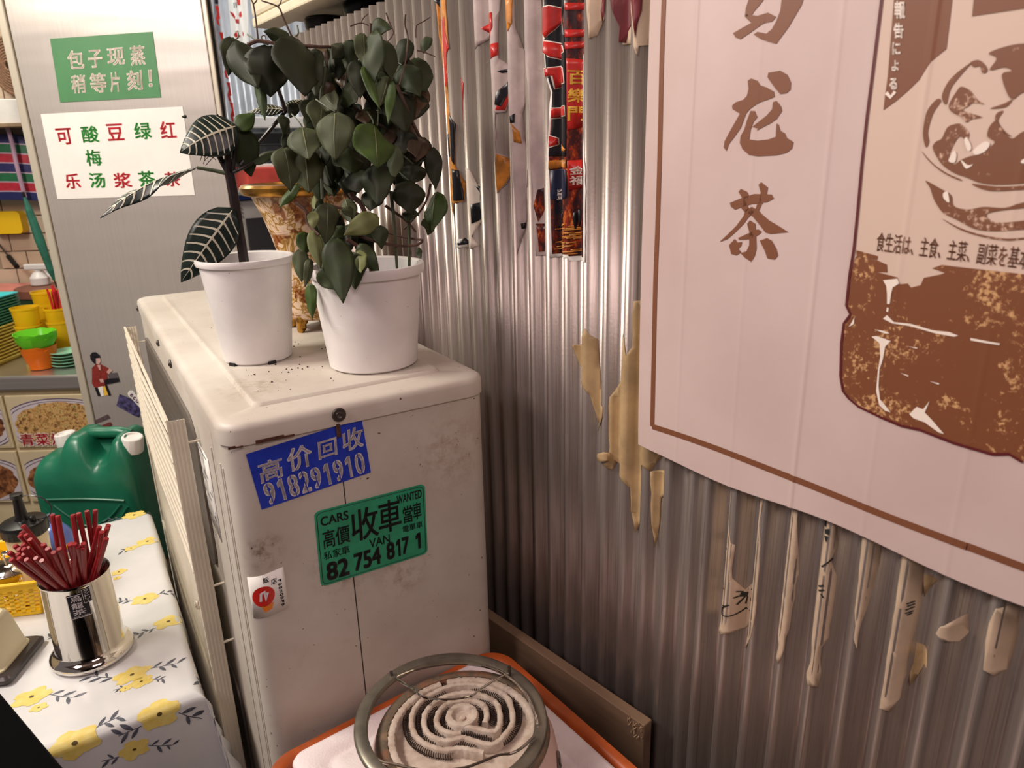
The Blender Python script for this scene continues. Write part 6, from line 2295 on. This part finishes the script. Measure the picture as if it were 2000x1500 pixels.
screwcap(jp(.016, .052, .318), V((0, 0, 1)) + je * .20 - jd * .1, .0235, .028)
screwcap(jp(.205, .112, .304), V((0, 0, 1)) - je * .12, .0235, .030)
t = thing('stool', 'dark stool carrying the green jerrycan', 'stool', J0 + V((-.05, .16, 0)))
SM = Matrix(((-.8, .6, 0, J0.x), (.6, .8, 0, J0.y), (0, 0, 1, 0), (0, 0, 0, 1)))
G().box((-.005, -.005, .522), (.27, .17, .5505), SM).build('seat', M_WOOD, t, smooth=0, bevel=.004)
for x in (.02, .245):
    for y in (.02, .145):
        G().box((x - .014, y - .014, 0), (x + .014, y + .014, .5215), SM).build('leg', M_WOOD, t, smooth=0)
# ---------------------------------------------------------------- side bench with tray, foam lid and electric hotplate
M_ORT = plain('orange_tray_plastic', (196, 92, 36), .42, var=.25, vscale=14)
bt = thing('side_bench', 'plain wooden side bench under the orange tray beside the metal wall', 'bench', (.34, .5, 0))
G().box((.10, .02, .70), (.556, .742, .726)).build('bench_top', M_WOOD, bt, smooth=0, bevel=.003)
for x in (.14, .52):
    for y in (.08, .68):
        G().box((x - .022, y - .022, 0), (x + .022, y + .022, .6995)).build('leg', M_WOOD, bt, smooth=0)
# raw board along the wall
pA, pB = onz(962, 1212, .776), onz(1258, 1418, .776)
dB = (pB - pA).normalized()
nB = V((-dB.y, dB.x, 0))
if nB.x < 0:
    nB = -nB
L_ = (pB - pA).length
BM = Matrix(((dB.x, nB.x, 0, pA.x), (dB.y, nB.y, 0, pA.y), (0, 0, 1, 0), (0, 0, 0, 1)))
wb_ = tag(G().box((-.035, 0, .60), (L_, .017, .776), BM).build('wooden_board', M_WOOD, None, smooth=0, bevel=.0015), 'rough brown board standing on edge along the foot of the metal wall', 'board')
g = G()
rr = random.Random(8)
for i in range(26):
    b = BM @ V((L_ - rr.uniform(.001, .028), -.0005, .776 - rr.uniform(.0, .022)))
    g.tube([b, b + V((rr.uniform(-.004, .0), rr.uniform(-.003, .003), rr.uniform(-.005, .003)))], .0006, 4)
g.build('splinters', plain('pale_splinter', (176, 148, 118), .8), wb_, smooth=0)
# orange tray
loops = []
tx0, ty0, tx1, ty1 = .158, .30, .516, .752
for ins, z, r in ((.030, .7275, .03), (.024, .7265, .03), (.010, .745, .035), (.004, .772, .04), (-.004, .779, .042), (-.004, .783, .042), (.004, .7845, .04), (.011, .780, .036), (.016, .745, .034), (.030, .7315, .03)):
    loops.append([V((x, y, z)) for x, y in rrect(tx0 + ins, ty0 + ins, tx1 - ins, ty1 - ins, r, 8)])
tag(G().loft(loops).build('orange_tray', M_ORT, None, smooth=60), 'orange plastic tray with rolled rim under the white foam lid', 'tray')
# foam lid
k = NT('white_foam')
vv = k.n('ShaderNodeTexVoronoi')
vv.inputs['Scale'].default_value = 300
k.l(k.co(), vv.inputs['Vector'])
k.bump(vv.outputs['Distance'], .25, .0012)
_f = k.noise(16, 4)
k.col(k.ramp(_f, [(.4, (236, 226, 226)), (.7, (222, 206, 206))]))
k.set(.7)
M_FOAM = k.m
fx0, fy0, fx1, fy1 = .186, .32, .494, .738
loops = []
for ins, z, r in ((.012, .7325, .012), (.004, .738, .015), (.002, .778, .018), (.0, .788, .018), (.002, .7925, .018), (.007, .7945, .018), (.030, .7945, .014), (.033, .7915, .014), (.040, .7915, .012), (.043, .794, .012)):
    loops.append([V((x, y, z)) for x, y in rrect(fx0 + ins, fy0 + ins, fx1 - ins, fy1 - ins, r, 6)])
tag(G().loft(loops).build('foam_lid', M_FOAM, None, smooth=50), 'white polystyrene foam lid lying in the orange tray', 'foam lid')

# hotplate
HZ = .866
hs = (1.5 - HZ)
HM = (680, 1270, 4.762)


def hp(x, y, z=HZ):
    q = cr(*HM, [(x, y)])[0]
    return onz(q[0], q[1], z)


HC = V((.3422, .5717, .7950))
HK = .955
BCt = V((HC.x, HC.y, 0))
hot = thing('electric_hotplate', 'old pink enamelled electric hotplate with exposed coils on the foam lid', 'hotplate', HC)
k = NT('pink_enamel')
_f = k.noise(60, 4, .65)
_c = k.ramp(k.noise(14, 3), [(.4, (214, 184, 174)), (.7, (198, 164, 152))])
k.col(k.mix(k.ramp(_f, [(.64, (0, 0, 0)), (.70, (255, 255, 255))]), _c, (132, 100, 88)))
k.set(.4)
G().lathe([(r * HK, z) for r, z in ((.088, 0), (.100, .0), (.114, .004), (.1165, .010), (.1165, .030), (.112, .052), (.106, .063), (.103, .0665), (.100, .068), (.093, .068), (.0915, .052))], HC, 64, True, False).build('housing', k.m, hot, smooth=50)
k = NT('scorched_rim_metal')
_f = k.noise(30, 4, .6)
k.col(k.ramp(_f, [(.35, (150, 124, 100)), (.5, (108, 98, 84)), (.7, (164, 112, 84))]))
k.set(.5, .35)
M_SCORCH = k.m
G().lathe([(r * HK, z) for r, z in ((.1045, .0655), (.1055, .069), (.103, .072), (.096, .0735), (.0915, .0725), (.0905, .066))], HC, 64, False, False).build('rim_band', M_SCORCH, hot, smooth=60)
k = NT('fired_clay')
_f = k.noise(70, 4, .6)
k.col(k.ramp(_f, [(.35, (196, 182, 168)), (.68, (168, 148, 132))]))
k.bump(k.noise(160, 4), .35, .0015)
k.set(.85)
M_CLAY = k.m
M_COIL = plain('oxidised_coil_wire', (62, 50, 46), .45, .6)
G().lathe([(.0, .0600), (.0868, .0600), (.0870, .0560), (.0, .0550)], HC, 56, True, True).build('clay_floor', M_CLAY, hot)
zf, zt_ = .0602, .0725
# outer wall of the clay plate, open at the notch
cz = HC + V((0, 0, 0))


def wall(path, w, z1=zt_, name='clay_wall', closed=False):
    path = smooth_path(path, 5, closed)
    g_ = G()
    m = len(path)
    rails = []
    for i, p in enumerate(path):
        a = path[i - 1] if (closed or i) else p
        b = path[(i + 1) % m] if (closed or i < m - 1) else p
        d = V((b.x - a.x, b.y - a.y, 0)).normalized()
        s = V((-d.y, d.x, 0))
        ww = w * (1 + .16 * math.sin(i * 1.9)) / 2
        z0_, z1_ = HC.z + zf, HC.z + z1 + .0005 * math.sin(i * 2.7)
        P = V((p.x, p.y, 0))
        rails.append([P - s * ww * 1.1 + V((0, 0, z0_)), P - s * ww + V((0, 0, z1_ - .0012)), P - s * ww * .7 + V((0, 0, z1_)), P + s * ww * .7 + V((0, 0, z1_)), P + s * ww + V((0, 0, z1_ - .0012)), P + s * ww * 1.1 + V((0, 0, z0_))])
    if closed:
        rails.append(rails[0])
    g_.loft(rails, not closed, not closed)
    return g_.build(name, M_CLAY, hot, smooth=55)


notch = math.radians(74)
wall([cz + V((.0825 * math.cos(a), .0825 * math.sin(a), 0)) for a in frange(notch + .05, notch + 6.2832 - .05, 40)], .0085)
hpw = lambda pts: [hp(x, y, HC.z + zt_) for x, y in pts]
wall(hpw([(1010, 690), (1110, 700), (1340, 745), (1400, 700), (1415, 610), (1385, 490), (1290, 425), (1150, 385), (1000, 395), (860, 440), (755, 520), (705, 610), (720, 730), (800, 800), (920, 830), (1060, 800), (1120, 815), (1335, 865), (1460, 770), (1530, 650), (1500, 460), (1400, 370), (1250, 320), (1090, 305), (930, 330), (790, 390), (670, 470), (600, 570), (590, 690), (640, 800), (740, 870), (880, 915), (1040, 900), (1140, 915), (1260, 940)]), .0062)
wall(hpw([(1270, 670), (1290, 580), (1260, 500), (1160, 460), (1040, 460), (920, 490), (845, 560), (820, 650), (860, 720), (960, 760), (1050, 760)]), .0062)
# centre boss
bc_p = hp(1060, 600, HC.z + zt_)
g = G()
g.lathe([(.0205, zf), (.0200, .0715), (.0185, .0735), (.0135, .0738), (.0125, .0732), (.0105, .0690), (.0040, .0665), (.0035, .0690), (.0005, .0700)], (bc_p.x, bc_p.y, HC.z), 12, True, True)
g.build('clay_boss', M_CLAY, hot, smooth=40)


def coil(path, r=.0040, turn=.0027):
    path = smooth_path(path, 10)
    L = [0]
    for a, b in zip(path[:-1], path[1:]):
        L.append(L[-1] + (b - a).length)
    n = int(L[-1] / turn * 9)
    pts = []
    j = 0
    for i in range(n):
        s = L[-1] * i / n
        while j < len(L) - 2 and L[j + 1] < s:
            j += 1
        f_ = (s - L[j]) / max(1e-9, L[j + 1] - L[j])
        p = path[j].lerp(path[j + 1], f_)
        d = (path[j + 1] - path[j]).normalized()
        s2 = V((-d.y, d.x, 0))
        a = s / turn * 6.2832
        pts.append(p + s2 * r * math.cos(a) + V((0, 0, r * math.sin(a))))
    return G().tube(pts, .00058, 4).build('heating_coil', M_COIL, hot, smooth=80)


zc = HC.z + zf + .0046
hpc = lambda pts: [hp(x, y, zc) for x, y in pts]
for pts in ([(900, 330), (760, 390), (640, 470), (560, 570), (540, 700), (580, 830), (680, 920), (820, 970), (980, 985)],
            [(900, 400), (770, 460), (690, 540), (660, 640), (680, 770), (770, 840), (900, 870), (1050, 865), (1200, 930)],
            [(930, 450), (830, 500), (775, 590), (770, 690), (830, 760), (950, 800), (1040, 795), (1330, 850)],
            [(940, 560), (890, 600), (890, 680), (950, 720), (1020, 740), (1300, 790)],
            [(1130, 280), (1330, 350), (1500, 430), (1580, 540), (1580, 680), (1510, 800), (1430, 860)],
            [(1120, 345), (1260, 375), (1390, 440), (1460, 550), (1460, 670), (1390, 760)],
            [(1130, 425), (1240, 450), (1330, 530), (1355, 620), (1330, 690)],
            [(1130, 520), (1200, 550), (1225, 620), (1200, 690)]):
    coil(hpc(pts))
# loose pan ring lying askew over the rim
k = NT('dull_ring_steel')
_f = k.noise(24, 4)
k.col(k.ramp(_f, [(.35, (150, 144, 130)), (.7, (112, 108, 98))]))
k.set(.38, .75)
M_RING = k.m
RC = onz(882, 1398, .880)
RC = V((.3351, .5844, .8760))
tilt = Matrix.Rotation(math.radians(3.0), 3, V((.75, .65, 0)))
ringo = G().lathe([(.1100, -.004), (.1118, -.0005), (.1115, .0020), (.1090, .0038), (.1010, .0050), (.0975, .0046), (.0965, .0030), (.0960, -.002), (.0980, .0022), (.1080, .0016)], RC, 72, False, False, M=tilt)
ring_ob = ringo.build('pan_ring', M_RING, hot, smooth=50)
for x, y, r_ in ((405, 255, .0022), (1500, 205, .0022)):
    p = hp(x, y, RC.z + .006)
    G().tube([p + V((0, 0, -.006)), p + V((0, 0, .009))], r_, 8).build('ring_peg', M_SCREW, ring_ob)
p = hp(190, 450, RC.z + .005)
G().tube([p + V((-.006, -.006, 0)), p + V((.006, .007, .001))], [.0035, .003], 8).build('ring_clip', M_CHROME, ring_ob)
wz = lambda pts: smooth_path([hp(x, y, z) for x, y, z in pts], 6)
WZ = RC.z + .007
G().tube(wz([(385, 240, WZ), (430, 255, WZ), (530, 318, WZ), (620, 365, WZ), (655, 410, WZ), (720, 440, WZ), (880, 458, WZ), (1040, 450, WZ), (1160, 418, WZ), (1210, 375, WZ), (1300, 318, WZ), (1440, 240, WZ), (1490, 215, WZ)]), .0014, 8).build('wire_bail', M_CHROME, hot)
G().tube(wz([(430, 258, WZ), (600, 190, WZ), (800, 145, WZ), (1000, 128, WZ), (1200, 140, WZ), (1380, 185, WZ), (1480, 240, WZ), (1570, 310, WZ), (1640, 390, WZ), (1690, 480, WZ - .002), (1740, 600, WZ - .003), (1760, 680, WZ - .004)]), .0016, 8).build('wire_hoop', M_CHROME, hot)
G().tube(wz([(80, 640, WZ - .004), (90, 800, WZ - .004), (180, 930, WZ - .004), (300, 1030, WZ - .004), (430, 1060, WZ - .003), (640, 1110, WZ - .002), (860, 1120, WZ - .002), (1080, 1095, WZ - .002), (1240, 1040, WZ - .001), (1400, 975, WZ), (1520, 960, WZ), (1620, 905, WZ - .002), (1730, 800, WZ - .003)]), .0017, 8).build('wire_hoop', M_CHROME, hot)
# rating badge on the housing
a0 = math.atan2((hp(1890, 960, .84) - HC).y, (hp(1890, 960, .84) - HC).x)
hb = lambda s, t_, e=.0006: HC + V((math.cos(a0 + (s - .5) * .34) * (.1165 * HK + e - max(0, .032 - .036 * t_ - .008) * .22), math.sin(a0 + (s - .5) * .34) * (.1165 * HK + e - max(0, .032 - .036 * t_ - .008) * .22), .050 - .040 * t_))
v, f = poly_tris([(.5, 0), (1, .5), (.5, 1), (0, .5)])
bg = G().add(*cutmap(v, f, lambda a, b: hb(a, b, .0022), frange(0, 1, 9), frange(0, 1, 6))).build('badge', plain('brass_badge', (92, 78, 56), .4, .4), hot, smooth=60, recalc=False)
g = G()
text_fit(g, 'S', lambda a, b: hb(a, b, .0028), .40, .28, .60, .72, .02, frange(0, 1, 9))
g.build('lettering', M_INK, bg, smooth=0, recalc=False)
